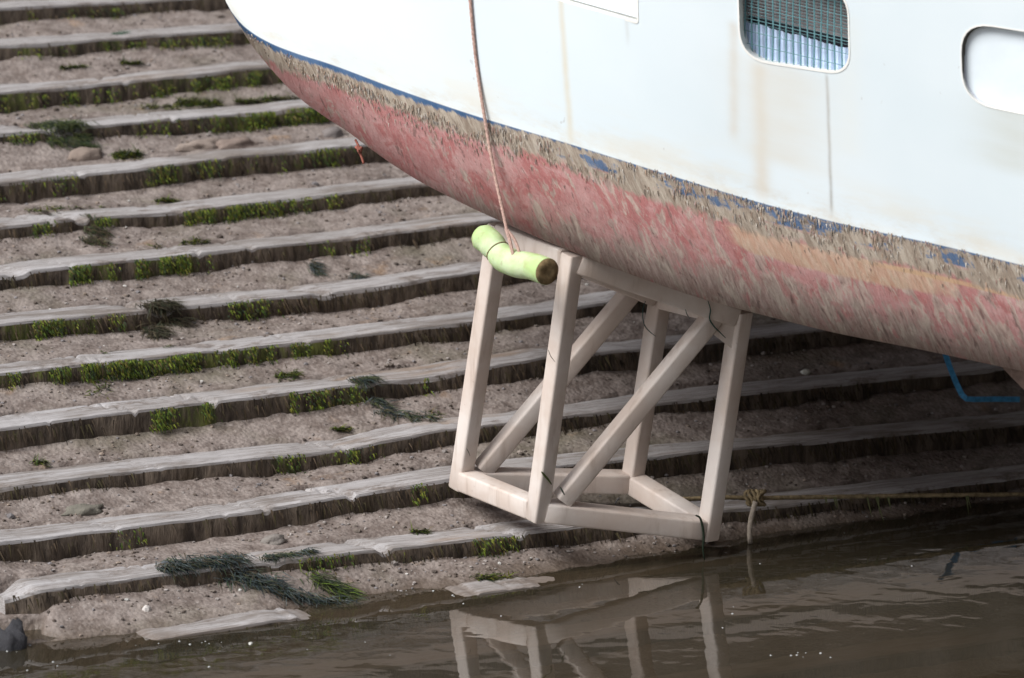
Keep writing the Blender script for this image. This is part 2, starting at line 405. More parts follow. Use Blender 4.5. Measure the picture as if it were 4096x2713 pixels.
for k in range(-2, 18):
    a0 = LEFT.get(k, -5.0); a1 = 5.2
    n = int((a1 - a0) / .014); vs = []; fs = []; cs = []
    for i in range(n + 1):
        a = a0 + (a1 - a0) * i / n; ze = zedge(k, a); qe = qedge(k, a)
        endt = sstep(a, a0, a0 + .12) if k in LEFT else 1
        ze -= (1 - endt) * .03
        ch = .010 + .012 * max(0, n3(a * 3.1, k * 9.1)) + .02 * max(0, n3(a * 1.3, k * 6.6) - .25)
        top = .004 * n3(a * 5, k, 7)
        ring = [(-.001 + .006 * n3(a * 11, k, 3), -.13), (.000 + .008 * n3(a * 9, k, 1), -.062), (.001, -ch * 1.25), (ch * .35, -ch * .35), (ch * 1.1, 0), (.05, .002 + top), (.10, .003 - top), (.15, .001 + top), (BW, -.004), (BW, -.13)]
        for dq, dz in ring: vs.append(W(a, qe + dq * (.4 + .6 * endt) + (1 - endt) * .05, ze + dz - (.65 * notch(k, a + .7 * dq) if k < 14 and dz > -.05 else 0)))
    m_ = len(ring)
    for i in range(n):
        for j in range(m_ - 1): fs.append((i*m_+j, (i+1)*m_+j, (i+1)*m_+j+1, i*m_+j+1))
    fs.append(tuple(range(m_))); fs.append(tuple(n*m_+j for j in range(m_-1, -1, -1)))
    mb = MB(); mb.add(vs, fs)
    for i in range(n):
        w_ = algae(k, a0 + (a1 - a0) * i / n)
        for j in range(m_ - 1): mb.c[i * (m_ - 1) + j] = (w_, w_, w_)
    bk = mb.build('timber_baulk', M['wood'], origin=W(0, qedge(k, 0), zedge(k, 0)))
    me = bk.data; me.materials.append(M['wet'])
    for pi, pl in enumerate(me.polygons):
        if pi < n * (m_ - 1) and pi % (m_ - 1) in (0, 1): pl.material_index = 1
        pl.use_smooth = True
    me.set_sharp_from_angle(angle=R(33))
    tag(bk, BL[k], 'timber baulk', ROWG)
    # dark hanging weed on the face
    if k <= 14:
        wb = MB(); aa = max(a0, -3.6)
        while aa < 3.9:
            aa += gv(.002, .007)
            dens = .5 + .9 * n3(aa * 1.6, k * 8.8, 2)
            if rnd.random() > dens: continue
            top = gv(.006, .05); L = gv(.02, .055)
            p = W(aa, qedge(k, aa) - gv(.001, .012), zedge(k, aa) - top)
            d = Vector((gv(-.1, .45), -.15, -1)) - E2 * gv(-.05, .25)
            c = rnd.choice(BROWN); f_ = gv(.6, 1.35)
            wb.blade(p, d, -E2, L, gv(.003, .008), tuple(x * f_ for x in c), gv(0, .008))
        ch_ = wb.build('weed_fringe', M['weed'], bk); ch_['kind'] = 'stuff'

# ------------------------------------------------------------------ green weed, pebbles (stuff)
gw = MB()
for k, L in GP.items():
    for (u0, u1, dn) in L:
        A0, A1 = a_px(k, u0), a_px(k, u1); N = int((A1 - A0) * 2300 * dn)
        for _ in range(N):
            t = rnd.random() * 1.2 - .1; a = A0 + (A1 - A0) * t
            cl = n3(a * 8, k * 3.3, 6) + .6 * n3(a * 23, k * 1.3, 2) + .35 * min(0, .5 - abs(t - .5) * 1.0)
            if rnd.random() > .35 + 2.0 * cl: continue
            pl = rnd.choice(GREEN); f_ = gv(.75, 1.5)
            if rnd.random() < .25: pl = rnd.choice(DKGRN)
            top = abs(gv(-.010, .07) - .03 * n3(a * 6, k, 9)); L_ = gv(.006, .024) * (.8 + .6 * cl)
            p = W(a, qedge(k, a) - gv(.002, .03), zedge(k, a) - top - (.02 if k < 4 else 0))
            d = Vector((gv(-.3, .7), -.1, -1)) - E2 * gv(-.1, .35)
            gw.blade(p, d, -E2, max(.006, L_), gv(.003, .007), tuple(x * f_ * 1.1 for x in pl), gv(0, .006))
GG = [(700, 880, 350, 20, 2.0), (560, 900, 372, 18, .6), (450, 555, 575, 14, 2.2), (620, 720, 735, 8, 1.6), (720, 830, 935, 12, .9), (610, 640, 955, 25, .9), (0, 120, 1010, 20, .4),
      (100, 420, 790, 22, .5), (640, 800, 1357, 10, 1.1), (1000, 1090, 1326, 9, 1.2), (400, 480, 1390, 12, .5), (360, 440, 1500, 30, .6), (1100, 1190, 1450, 20, 1.6), (130, 190, 1762, 14, 1.0), (190, 280, 1815, 14, .8),
      (1330, 1400, 1640, 8, 1.2), (1640, 1710, 2070, 8, .9), (1760, 1800, 1865, 14, 1.0), (1900, 2060, 2265, 16, 1.2), (2740, 2770, 2215, 30, 1.5), (2300, 2420, 1180, 18, .7), (1660, 1720, 1258, 14, 1.0), (1700, 1760, 1600, 18, .6),
      (1340, 1420, 2330, 14, 1.4), (940, 1200, 340, 8, 1.5), (240, 340, 222, 5, 1.2), (480, 560, 205, 6, 1.2), (2960, 3020, 1510, 14, .5), (3000, 3050, 2255, 10, .6)]
for (u0, u1, v, sd, dn) in GG:
    for _ in range(int((u1 - u0) * 1.0 * dn)):
        p = on_slip(gv(u0, u1), v + rnd.gauss(0, sd * .6)); a, q = aq(p); p = W(a, q, ground_z(a, q) + .002)
        d = Vector((gv(-.4, 1), gv(-1, .2), gv(-.15, .18)))
        c = rnd.choice(GREEN if rnd.random() < .7 else DKGRN); f_ = gv(.7, 1.5)
        gw.blade(p, d, Vector((0, 0, 1)), gv(.015, .045), gv(.004, .009), tuple(x * f_ for x in c), gv(0, .01))
tag(gw.build('green_weed', M['weed']), kind='stuff')

pb = MB(); STC = [(.25, .215, .19), (.19, .16, .14), (.33, .30, .285), (.13, .105, .09), (.26, .21, .175), (.22, .205, .21), (.10, .082, .072)]
ico = bmesh.new(); bmesh.ops.create_icosphere(ico, subdivisions=1, radius=1)
IV = [v.co.copy() for v in ico.verts]; IF = [tuple(v.index for v in f.verts) for f in ico.faces]; ico.free()
for _ in range(13000):
    u, v = gv(-150, 4200), gv(-60, 2480)
    p = on_slip(u, v); a, q = aq(p)
    kf = (T0 - q / math.cos(INC)) / SP + 8; fr_ = math.ceil(kf) - kf      # 0 at the edge below, 1 at the next baulk
    if fr_ < .48 and rnd.random() < .93: continue
    if n3(a * 1.5, q * 3, 9) < -.05 and rnd.random() < .7: continue
    z = ground_z(a, q)
    r = .003 + .0055 * rnd.random() ** 2.2
    if rnd.random() < .02: r *= 1.9
    c = rnd.choice(STC) if rnd.random() > .012 else (.55, .54, .52); f_ = gv(.7, 1.15); sx, sy, sz = gv(.8, 1.4), gv(.8, 1.4), gv(.5, .9); ph = gv(0, 6.28); cc, ss = math.cos(ph), math.sin(ph)
    vv = []
    for w in IV:
        x, y = w.x * sx, w.y * sy; j = 1 + gv(-.16, .16)
        vv.append(W(a + (x * cc - y * ss) * r * j, q + (x * ss + y * cc) * r * j, z + r * .25 + w.z * sz * r * j))
    pb.add(vv, IF, tuple(x * f_ for x in c))
tag(pb.build('gravel', M['col']), kind='stuff')

# ------------------------------------------------------------------ single stones and weed heaps
def stone(u, v, rx, ry, rz, col, label, name='stone', cat='stone', lift=.0, sub=3, rough=.3, water=False, grp=None):
    p = on_slip(u, v) if not water else at_z(u, v)
    a, q = aq(p); z = ground_z(a, q) if not water else 0
    mb = MB(); mb.rock((0, 0, 0), rx, ry, rz, col, sub, rough, seed=u * .013)
    mb.v = [tuple(Vector(x) + W(a, q, z + lift)) for x in mb.v]
    o = mb.build(name, M['col'], smooth=True, origin=W(a, q, z)); return tag(o, label, cat, grp)
stone(20, 2500, .095, .10, .17, (.05, .05, .056), 'dark wet rock standing in the water at the bottom left corner', rough=.55, lift=.03, sub=4)
stone(340, 572, .075, .035, .035, (.25, .20, .17), 'pale brown wedge shaped stone lying in the rubble above the fifth baulk')
stone(310, 1405, .026, .022, .03, (.42, .41, .42), 'round pale grey pebble perched on the back of the baulk with most weed')
stone(800, 545, .09, .04, .030, (.28, .23, .20), 'brown slab of rubble below the mossy gap, left of the hull', rough=.5)
stone(940, 545, .11, .035, .028, (.24, .19, .165), 'long crumbling rubble lump nearest to the red hull bottom', rough=.5)
stone(1330, 490, .045, .035, .03, (.19, .17, .165), 'grey rounded stone tucked against the underside of the bow', rough=.3)
stone(330, 1975, .075, .035, .022, (.17, .16, .135), 'flat grey green stone at the foot of the smooth pale baulk', rough=.5)
stone(1095, 2112, .045, .03, .03, (.22, .20, .185), 'small grey stone at the foot of the baulk above the seaweed heap', rough=.45)
stone(665, 2212, .026, .02, .022, (.09, .10, .11), 'dark blue grey pebble on the silt left above the seaweed heap')
stone(585, 2392, .014, .012, .016, (.55, .52, .50), 'tiny white pebble in the dark gap below the seaweed heap')
stone(3222, 1425, .020, .016, .013, (.62, .62, .56), 'white shell on the dark silt under the hull, right of the frame', 'shell', 'shell', rough=.25)
stone(2735, 2222, .026, .016, .012, (.42, .33, .26), 'tan shell at the water edge below the frame corner', 'shell', 'shell', rough=.25)
stone(3650, 2110, .011, .010, .009, (.35, .48, .55), 'pale blue chip of shell at the dark water edge, right side', 'shell', 'shell', rough=.25)

def heap(strips, pal, label, name, cat, n, L, up=.03):
    mb = MB(); c0 = None
    for _ in range(n):
        (u0, v0, u1, v1, sd) = rnd.choice(strips); t = rnd.random()
        p = on_slip(u0 + (u1 - u0) * t + rnd.gauss(0, sd), v0 + (v1 - v0) * t + rnd.gauss(0, sd * .45)); a, q = aq(p)
        kf = (T0 - q / math.cos(INC)) / SP + 8; k = math.ceil(kf)
        z = ground_z(a, q)
        if 0 < q - qedge(k, a) < BW: z = max(z, zedge(k, a))
        p = W(a, q, z + abs(rnd.gauss(0, up)) * .45 + .003)
        if c0 is None: c0 = p
        d = Vector((gv(-.1, 1.2), gv(-.9, .1), gv(-.55, .05))); c = rnd.choice(pal); f_ = gv(.6, 1.4)
        mb.blade(p, d, Vector((gv(-.3, .3), -.4, 1)).normalized(), gv(*L), gv(.002, .006), tuple(x * f_ * 1.45 for x in c), gv(-.01, .015), 4)
    return tag(mb.build(name, M['weed'], origin=c0), label, cat)
heap([(640, 2275, 760, 2258, 16), (740, 2248, 960, 2236, 20), (740, 2248, 960, 2236, 20), (850, 2258, 1120, 2296, 22), (960, 2285, 1160, 2325, 20), (1120, 2315, 1420, 2345, 14)], BLUGR,
     'dark blue green seaweed heap draped over the lowest dry baulk', 'seaweed_heap', 'seaweed', 2400, (.02, .075), .03)
heap([(1050, 2225, 1250, 2200, 12)], BLUGR + DKGRN, 'thin line of dark seaweed on the silt just right above the big heap', 'seaweed_strip', 'seaweed', 350, (.02, .05), .01)
heap([(1240, 2250, 1400, 2300, 20)], DKGRN + GREEN[:1], 'loose green seaweed hanging down the baulk right of the big heap', 'seaweed_tuft', 'seaweed', 300, (.03, .09), .015)
heap([(570, 1205, 690, 1215, 18), (590, 1240, 640, 1290, 20), (620, 1195, 730, 1225, 10)], [(.035, .028, .02), (.05, .042, .025), (.03, .035, .02)],
     'brown weed mound hanging over the edge of a baulk at middle left', 'weed_mound', 'weed', 900, (.03, .08), .02)
heap([(110, 490, 300, 480, 14), (180, 520, 370, 540, 18), (220, 500, 350, 510, 14)], DKGRN + [(.06, .075, .02)],
     'dark mossy mound filling the gap in the broken baulk at upper left', 'weed_mound', 'weed', 1100, (.02, .055), .02)
heap([(340, 870, 420, 890, 14), (330, 905, 420, 930, 16)], DKGRN + BROWN, 'dark weed clump hanging in the gap of the sixth baulk', 'weed_mound', 'weed', 420, (.02, .05), .015)
heap([(1430, 1520, 1560, 1570, 14), (1500, 1580, 1700, 1620, 14), (1400, 1515, 1500, 1512, 8)], BLUGR + DKGRN, 'dark teal seaweed strands left of the frame, above its bottom corner', 'seaweed_tuft', 'seaweed', 420, (.03, .08), .015)
heap([(1248, 985, 1262, 1030, 9)], BLUGR, 'small blue grey weed strands over a baulk edge, left below the fender', 'seaweed_tuft', 'seaweed', 130, (.03, .06), .01)
heap([(1400, 1040, 1450, 1060, 12)], BLUGR, 'blue grey weed scrap on gravel left of the fender', 'seaweed_tuft', 'seaweed', 110, (.02, .05), .01)
heap([(450, 112, 500, 116, 8)], [(.02, .06, .035), (.03, .08, .04)], 'small green leaf scrap on the second baulk from the top', 'leaf_scrap', 'weed', 70, (.02, .04), .006)
heap([(2780, 2268, 2820, 2272, 9)], BROWN, 'dark brown weed knot in the shallow water below the frame corner', 'seaweed_tuft', 'seaweed', 200, (.02, .05), .015)

# ------------------------------------------------------------------ steel frame under the boat
fp = dict(FL=(2152, 2040, 2292), FR=(2835, 2115, 2228), BL=(1845, 1915, 2195), BR=(2528, 1928, 2137))
tp = dict(FL=(2287, 1040), FR=(2962, 1268), BL=(1992, 925), BR=(2641, 1190))
bot, top = {}, {}
for n_, (u, v, vf) in fp.items():
    y = at_z(u, vf).y
    bot[n_] = at_plane(u, v, Vector((0, y, 0)), Vector((0, 1, 0)))
    h = (v - tp[n_][1]) / PX
    top[n_] = at_plane(*tp[n_], Vector((0, y - .12 * h, 0)), Vector((0, 1, 0)))
FAX = (bot['FR'] - bot['FL']).normalized(); SAX = (bot['BL'] - bot['FL']).normalized()
TS = .076
PS = .064
def beam(p0, p1, sx, face, ext0=0.0, ext1=0.0, sy=None, bev=.009):
    """square tube; `face` is roughly the outward normal of one side"""
    sy = sy or sx
    t = (p1 - p0).normalized(); p0 = p0 - t * ext0; p1 = p1 + t * ext1
    y = (face - t * face.dot(t)).normalized(); x = t.cross(y)
    hx, hy = sx / 2, sy / 2; prof = []
    for (cx, cy, a0) in ((hx-bev, hy-bev, 0), (-hx+bev, hy-bev, 90), (-hx+bev, -hy+bev, 180), (hx-bev, -hy+bev, 270)):
        for s_ in range(4): an = R(a0 + 30 * s_); prof.append((cx + bev * math.cos(an), cy + bev * math.sin(an)))
    m_ = len(prof); mb = MB(); N = 12; vs = []
    for i in range(N + 1):
        e = 1.0
        if i in (0, N): e = .90
        tt = [0, .004/(p1-p0).length][0] if i == 0 else (1 if i == N else (.006 + (i-1)/(N-2)*((p1-p0).length-.012))/(p1-p0).length)
        c = p0.lerp(p1, tt); vs += [c + x * (a * e) + y * (b * e) for a, b in prof]
    fs = [(i*m_+j, i*m_+(j+1) % m_, (i+1)*m_+(j+1) % m_, (i+1)*m_+j) for i in range(N) for j in range(m_)]
    fs += [tuple(range(m_-1, -1, -1)), tuple(N*m_+j for j in range(m_))]
    mb.add(vs, fs); return mb
FN = FAX.cross((top['FL'] - bot['FL']).normalized()).normalized()
if FN.y > 0: FN = -FN
fr = empty('support_frame', bot['FL'])
tag(fr, 'cream painted box frame of square steel tube hanging under the boat over the water', 'steel frame')
def fpart(name, *a, **k):
    o = beam(*a, **k).build(name, M['frame'], fr, smooth=True); o.data.set_sharp_from_angle(angle=R(40)); return o
from mathutils import Matrix
PFN = Matrix.Rotation(R(20), 3, 'Z') @ FN
for n_ in ('FL', 'FR', 'BL', 'BR'): fpart('post', bot[n_], top[n_], PS, PFN, TS/2, TS * .30)
inset = .0015
fpart('bottom_rail', bot['FL'], bot['FR'], TS - .003, FN, -TS*.3, -TS*.3)
fpart('bottom_rail', bot['BL'], bot['BR'], TS - .003, FN, -TS*.3, -TS*.3)
fpart('bottom_rail', bot['FL'], bot['BL'], TS - .003, FN.cross(Vector((0, 0, 1))), -TS*.3, -TS*.3)
fpart('bottom_rail', bot['FR'], bot['BR'], TS - .003, FN.cross(Vector((0, 0, 1))), -TS*.3, -TS*.3)
fpart('top_rail', top['FL'], top['FR'], TS - .003, FN, -TS*.3, -TS*.3)
fpart('top_rail', top['BL'], top['BR'], TS - .003, FN, -TS*.3, -TS*.3)
fpart('top_rail', top['FL'], top['BL'], TS - .005, FN.cross(Vector((0, 0, 1))), -TS*.3, -TS*.3)
fpart('top_rail', top['FR'], top['BR'], TS - .005, FN.cross(Vector((0, 0, 1))), -TS*.3, -TS*.3)
BNp = (bot['BR'] - bot['BL']).cross(top['BL'] - bot['BL']).normalized()
fpart('brace', at_plane(2268, 1975, bot['FL'], FN), at_plane(2835, 1290, bot['FL'], FN), PS, FN, .03, .03)
fpart('brace', at_plane(1950, 1855, bot['BL'], BNp), at_plane(2520, 1175, bot['BL'], BNp), PS, FN, .03, .03)
# gusset in the front right top corner
gp = [at_plane(u, v, bot['FL'] , FN) for (u, v) in ((2780, 1215), (2955, 1275), (2935, 1400), (2845, 1330))]
gm = MB(); th = FN * .022
gm.add([p + th for p in gp] + [p - th for p in gp], [(0, 1, 2, 3), (7, 6, 5, 4)] + [(i, i + 4, (i + 1) % 4 + 4, (i + 1) % 4) for i in range(4)])
gm.build('gusset_plate', M['frame'], fr)

# ------------------------------------------------------------------ boat
V3 = smooth_curve([(903, 6), (925, 45), (960, 90), (1010, 132), (1080, 172), (1180, 212), (1300, 250), (1596, 360), (1874, 455), (2270, 574), (2700, 708), (3051, 814), (3323, 885), (3820, 995), (4096, 1063), (4800, 1220), (5700, 1400)])
V4 = smooth_curve([(905, 12), (959, 107), (1010, 185), (1065, 254), (1195, 390), (1300, 468), (1400, 533), (1477, 592), (1655, 712), (1832, 805), (2025, 895), (2256, 995), (2528, 1100), (2824, 1200), (3100, 1273), (3288, 1320), (3702, 1403), (3998, 1466), (4400, 1550), (5700, 1800)])
V0 = smooth_curve([(600, -900), (1300, -760), (2400, -560), (4096, -260), (5700, 20)])
UE = 5600.0
dF = ((top['FL'] - CAM).dot(FW)); KX = -.30
def d_side(u):   # forward distance of the bilge along the hull
    return dF - .03 + KX * (u - 2275) / PX
def hb(a): return 1 - (1 - min(1, a / .42)) ** 2
BEAM = 1.35
def topside_depth(u, wup, a):
    """distance of the near side, wup metres above the painted waterline"""
    base = d_side(u) + BEAM * (1 - hb(a)) * .40
    return base - .30 - (.20 * wup / (1 + .25 * wup)) * (.25 + .75 * hb(a))
def near(u, v):
    a = max(0, (u - 903) / (UE - 903)); return at_d(u, v, topside_depth(u, (V3(u) - v) / PX, a))
def near_n(u, v):
    n_ = (near(u + 6, v) - near(u - 6, v)).cross(near(u, v - 6) - near(u, v + 6)).normalized()
    return n_ if n_.y < 0 else -n_
NT_, NB_ = 26, 26
stations = [((i / 300) ** 1.35) for i in range(301)]
ring_uv = []; ring_v = []
up_b = Vector((0, 0, 1))
BACK = Vector((-KX, 1, 0)).normalized()
for a in stations:
    pts = []; uvs = []
    u0, u3, u4 = 600 + (UE - 600) * a, 903 + (UE - 903) * a, 905 + (UE - 905) * a
    for j in range(NT_):
        t = j / NT_; tt = t
        u = u0 + (u3 - u0) * tt; v = V0(u0) + (V3(u3) - V0(u0)) * tt
        wup = (1 - tt) * (V3(u3) - V0(u0)) / PX
        dd = topside_depth(u, (V3(u) - v) / PX, max(0, (u - 903) / (UE - 903)))
        pts.append(at_d(u, v, dd)); uvs.append(((u - 2048) / PX, (V3(u) - v) / PX))
    for j in range(NB_ + 1):
        t = math.sin(j / NB_ * math.pi / 2) ** .9 if j < NB_ else 1.0
        u = u3 + (u4 - u3) * t; v = V3(u3) + (V4(u4) - V3(u3)) * t
        base = d_side(u) + BEAM * (1 - hb(a)) * .40
        dd = base - .30 * math.sqrt(max(0, 1 - t * t)) * (1)
        pts.append(at_d(u, v, dd)); uvs.append(((u - 2048) / PX, (V3(u3) - v) / PX))
    sil = pts[-1]; w_ = 2 * BEAM * (.02 + .98 * hb(a))
    slope = -.19
    nearpts = list(pts); nuv = list(uvs)
    for f_ in (.12, .3, .5, .7, .88, 1.0):
        pts.append(sil + BACK * (w_ * f_) + Vector((0, 0, slope * w_ * .5 * (1 - abs(2 * f_ - 1)))));  uvs.append((uvs[len(nearpts) - 1][0], -1 - f_))
    # the far side, mirrored
    for j in range(NB_ + NT_ - 1, -1, -2):
        p = nearpts[j]; out = (sil - p).dot(BACK)
        q_ = p + BACK * (out * 2 + w_); pts.append(q_); uvs.append(nuv[j])
    ring_v.append(pts); ring_uv.append(uvs)
m_ = len(ring_v[0]); ns = len(stations)
vs = [p for r_ in ring_v for p in r_]; uvl = [x for r_ in ring_uv for x in r_]
fs = [(i*m_+j, i*m_+(j+1) % m_, (i+1)*m_+(j+1) % m_, (i+1)*m_+j) for i in range(ns-1) for j in range(m_)]
fs += [tuple(range(m_-1, -1, -1)), tuple((ns-1)*m_+j for j in range(m_))]
me = bpy.data.meshes.new('hull'); me.from_pydata([tuple(p) for p in vs], [], fs)
ul = me.uv_layers.new(name='hull')
for l in me.loops: ul.data[l.index].uv = uvl[l.vertex_index]
bm = bmesh.new(); bm.from_mesh(me); bmesh.ops.recalc_face_normals(bm, faces=bm.faces); bm.to_mesh(me); bm.free()
me.polygons.foreach_set('use_smooth', [True] * len(me.polygons))

def mat_hull():
    t = NT('painted_hull'); uv = t.uv(); sx = t.n('SeparateXYZ'); t.set(sx.inputs[0], uv); s, w = sx.outputs[0], sx.outputs[1]
    add, mul, sub = (lambda a, b: t.math('ADD', a, b)), (lambda a, b: t.math('MULTIPLY', a, b)), (lambda a, b: t.math('SUBTRACT', a, b))
    sh = t.n('CombineXYZ'); t.set(sh.inputs[0], add(s, mul(w, .50))); t.set(sh.inputs[1], w); shv = sh.outputs[0]   # growth leans
    streak = t.noise(t.mapping(shv, (26, 5, 1)), 1.6, 6, .7, .5); streak2 = t.noise(t.mapping(shv, (70, 9, 1), loc=(3, 5, 0)), 1.5, 5, .7)
    blot = t.noise(t.mapping(shv, (3.0, 4.5, 1)), 1.4, 5, .62); blot2 = t.noise(t.mapping(shv, (5, 6, 1), loc=(9, 2, 0)), 1.7, 5, .65)
    # topside
    cl = t.noise(t.mapping(uv, (1, 1, 1)), 1.3, 4, .5)
    white = t.mix(t.ramp(cl, .3, .7), (.63, .71, .755), (.68, .75, .79))
    def stain(c, s0, lean, wid, w0, w1, colr, k):
        nonlocal_c = c
        x = sub(add(s, mul(w, lean)), s0 + 0.0)
        x = add(x, mul(sub(t.noise(t.mapping(uv, (1, 4, 1), loc=(s0, 0, 0)), 3, 3), .5), wid * .8))
        g = t.math('POWER', 2.718, mul(mul(x, x), -1 / (wid * wid)))
        g = mul(g, mul(t.ramp(w, w0 - .02, w0 + .05), t.ramp(w, w1 + .01, w1 - .03)))
        g = mul(g, add(.55, mul(t.noise(t.mapping(uv, (2, 9, 1), loc=(0, s0, 0)), 2, 4), .9)))
        return t.mix(mul(g, k), nonlocal_c, colr)
    def px_s(u): return (u - 2048) / PX
    white = stain(white, px_s(2285), -(-.075), .012, .0, .75, (.60, .55, .43), .62)
    white = stain(white, px_s(3050), .02, .030, .0, .53, (.60, .54, .45), .62)
    white = stain(white, px_s(3328), .035, .0065, .02, .555, (.36, .36, .35), .75)
    white = stain(white, px_s(3130), .0, .16, .15, .55, (.62, .61, .56), .6)
    white = stain(white, px_s(3395), .0, .05, .25, .80, (.68, .70, .66), .28)
    white = stain(white, px_s(2935), .0, .02, .2, .66, (.58, .54, .47), .5)
    white = stain(white, px_s(4050), .0, .14, .33, .60, (.55, .58, .55), .65)
    white = stain(white, px_s(2530), .04, .008, .44, .57, (.52, .55, .55), .5)
    dirt = t.noise(t.mapping(uv, (1, 2, 1)), 7, 6, .7)
    g = mul(t.ramp(w, .13, -.01), t.ramp(dirt, .40, .75)); white = t.mix(mul(g, .75), white, (.54, .49, .40))
    # long dirt shade along the waterline on the left, as on the photograph
    sm = t.noise(t.mapping(uv, (.8, 3, 1), loc=(2, 2, 0)), 3, 4, .6); white = t.mix(mul(mul(t.ramp(w, .22, .05), t.ramp(sm, .42, .66)), .55), white, (.66, .64, .57))
    # specks
    sp = t.noise(t.mapping(uv, (1, .7, 1), loc=(5, 5, 0)), 24, 2, .5); white = t.mix(mul(t.ramp(sp, .74, .78), .45), white, (.40, .40, .40))
    # bottom paint
    pink = t.mix(t.ramp(blot2, .35, .68), (.43, .205, .20), (.52, .31, .30))
    red = t.mix(t.ramp(blot, .52, .72), pink, (.41, .125, .105))
    tan = t.mix(t.ramp(streak2, .32, .7), (.24, .195, .17), (.46, .40, .355))
    low = t.ramp(w, -.20, -.40)
    mk = add(add(mul(streak, .45), mul(blot, .65)), mul(low, .24)); mk = t.ramp(add(mk, mul(t.ramp(s, -.3, .7), .06)), .64, .82)
    crim = t.noise(t.mapping(shv, (6, 4.5, 1), loc=(2, 9, 0)), 1.5, 6, .7, .8)
    red = t.mix(t.ramp(crim, .50, .60), red, (.41, .165, .16))
    under = t.mix(mul(mk, .78), red, tan)
    grit = t.noise(t.mapping(shv, (60, 30, 1), loc=(0, 3, 0)), 1.5, 5, .8, .3)
    under = t.mix(mul(t.ramp(grit, .55, .66), .5), under, (.50, .44, .40)); under = t.mix(mul(t.ramp(grit, .44, .34), .55), under, (.15, .085, .08))
    flake = t.noise(t.mapping(shv, (15, 6, 1), loc=(1, 8, 0)), 1.3, 5, .65, .6); flake2 = t.noise(t.mapping(shv, (26, 9, 1), loc=(6, 1, 0)), 1.5, 4, .6, .5)
    cr = t.ramp(add(flake, mul(t.ramp(s, -.4, .9), .07)), .56, .63)
    under = t.mix(mul(cr, .75), under, t.mix(t.ramp(flake2, .35, .65), (.31, .25, .22), (.54, .465, .40)))
    under = t.mix(mul(t.ramp(flake2, .61, .66), .7), under, (.45, .20, .20))
    under = t.mix(mul(t.ramp(flake2, .40, .33), .65), under, (.16, .10, .09))
    under = t.mix(mul(t.ramp(streak2, .60, .74), .45), under, (.14, .09, .08))
    under = t.mix(mul(t.ramp(streak2, .40, .27), .5), under, (.56, .50, .45))
    # peach patches low on the middle
    pe = mul(mul(t.ramp(s, .55, .95), t.ramp(s, 2.1, 1.4)), mul(t.ramp(w, -.24, -.17), t.ramp(w, -.08, -.13)))
    pe = t.ramp(add(mul(pe, .75), mul(blot2, .6)), .70, .92); under = t.mix(mul(pe, .75), under, t.mix(t.ramp(streak, .35, .65), (.45, .29, .19), (.56, .43, .32)))
    line = mul(mul(t.ramp(s, 1.25, 1.5), .8), mul(t.ramp(w, -.135, -.128), t.ramp(w, -.112, -.119))); under = t.mix(line, under, (.50, .34, .21))
    # blue boot stripe
    bl = t.mix(t.ramp(blot2, .3, .7), (.045, .10, .205), (.085, .15, .27))
    c = t.mix(t.ramp(add(w, mul(sub(streak, .5), .01)), -.058, -.066), bl, under)
    # fouling band over stripe and paint
    foul = t.mix(t.ramp(streak, .33, .66), (.24, .19, .15), (.44, .385, .32)); foul = t.mix(mul(t.ramp(streak2, .56, .7), .8), foul, (.14, .11, .095))
    foul = t.mix(mul(t.ramp(streak2, .42, .30), .7), foul, (.52, .49, .44))
    topw = add(add(-.020, mul(t.ramp(s, -.35, .1), .016)), mul(sub(streak, .5), .05))
    botw = add(-.080, add(mul(sub(streak, .5), .11), add(mul(sub(blot, .5), .10), mul(t.ramp(s, -.5, .8), -.035))))
    band = mul(t.ramp(sub(w, topw), .006, -.006), t.ramp(sub(w, botw), -.012, .012))
    bn = t.noise(t.mapping(uv, (2.6, 7, 1), loc=(4, 4, 0)), 1.4, 5, .65, .3)
    hole = mul(t.ramp(add(bn, mul(sub(streak, .5), .50)), .50, .58), mul(t.ramp(w, -.078, -.055), t.ramp(s, .05, .3)))
    band = mul(band, sub(1, mul(hole, .9)))
    c = t.mix(band, c, foul)
    c = t.mix(t.ramp(w, -.003, .003), c, white)
    paint = t.ramp(w, -.01, .01)
    h = add(mul(streak, 1.0), mul(streak2, .6))
    bp = t.n('Bump', {'Distance': .012}); t.set(bp.inputs['Strength'], mul(sub(1, paint), .8)); t.set(bp.inputs['Height'], h)
    t.principled(c, sub(.85, mul(paint, .5)), add(.15, mul(paint, .2)), bp.outputs[0]); return t.m
M['hull'] = mat_hull()
me.materials.append(M['hull'])
base_b = near(3000, 900); base_b = Vector((base_b.x, base_b.y, .3))
boat = empty('boat', base_b)
tag(boat, 'white boat with blue waterline stripe and fouled pink red bottom on the slipway', 'boat')
hull = bpy.data.objects.new('hull', me); COL.objects.link(hull)
for v in me.vertices: v.co -= base_b
hull.parent = boat

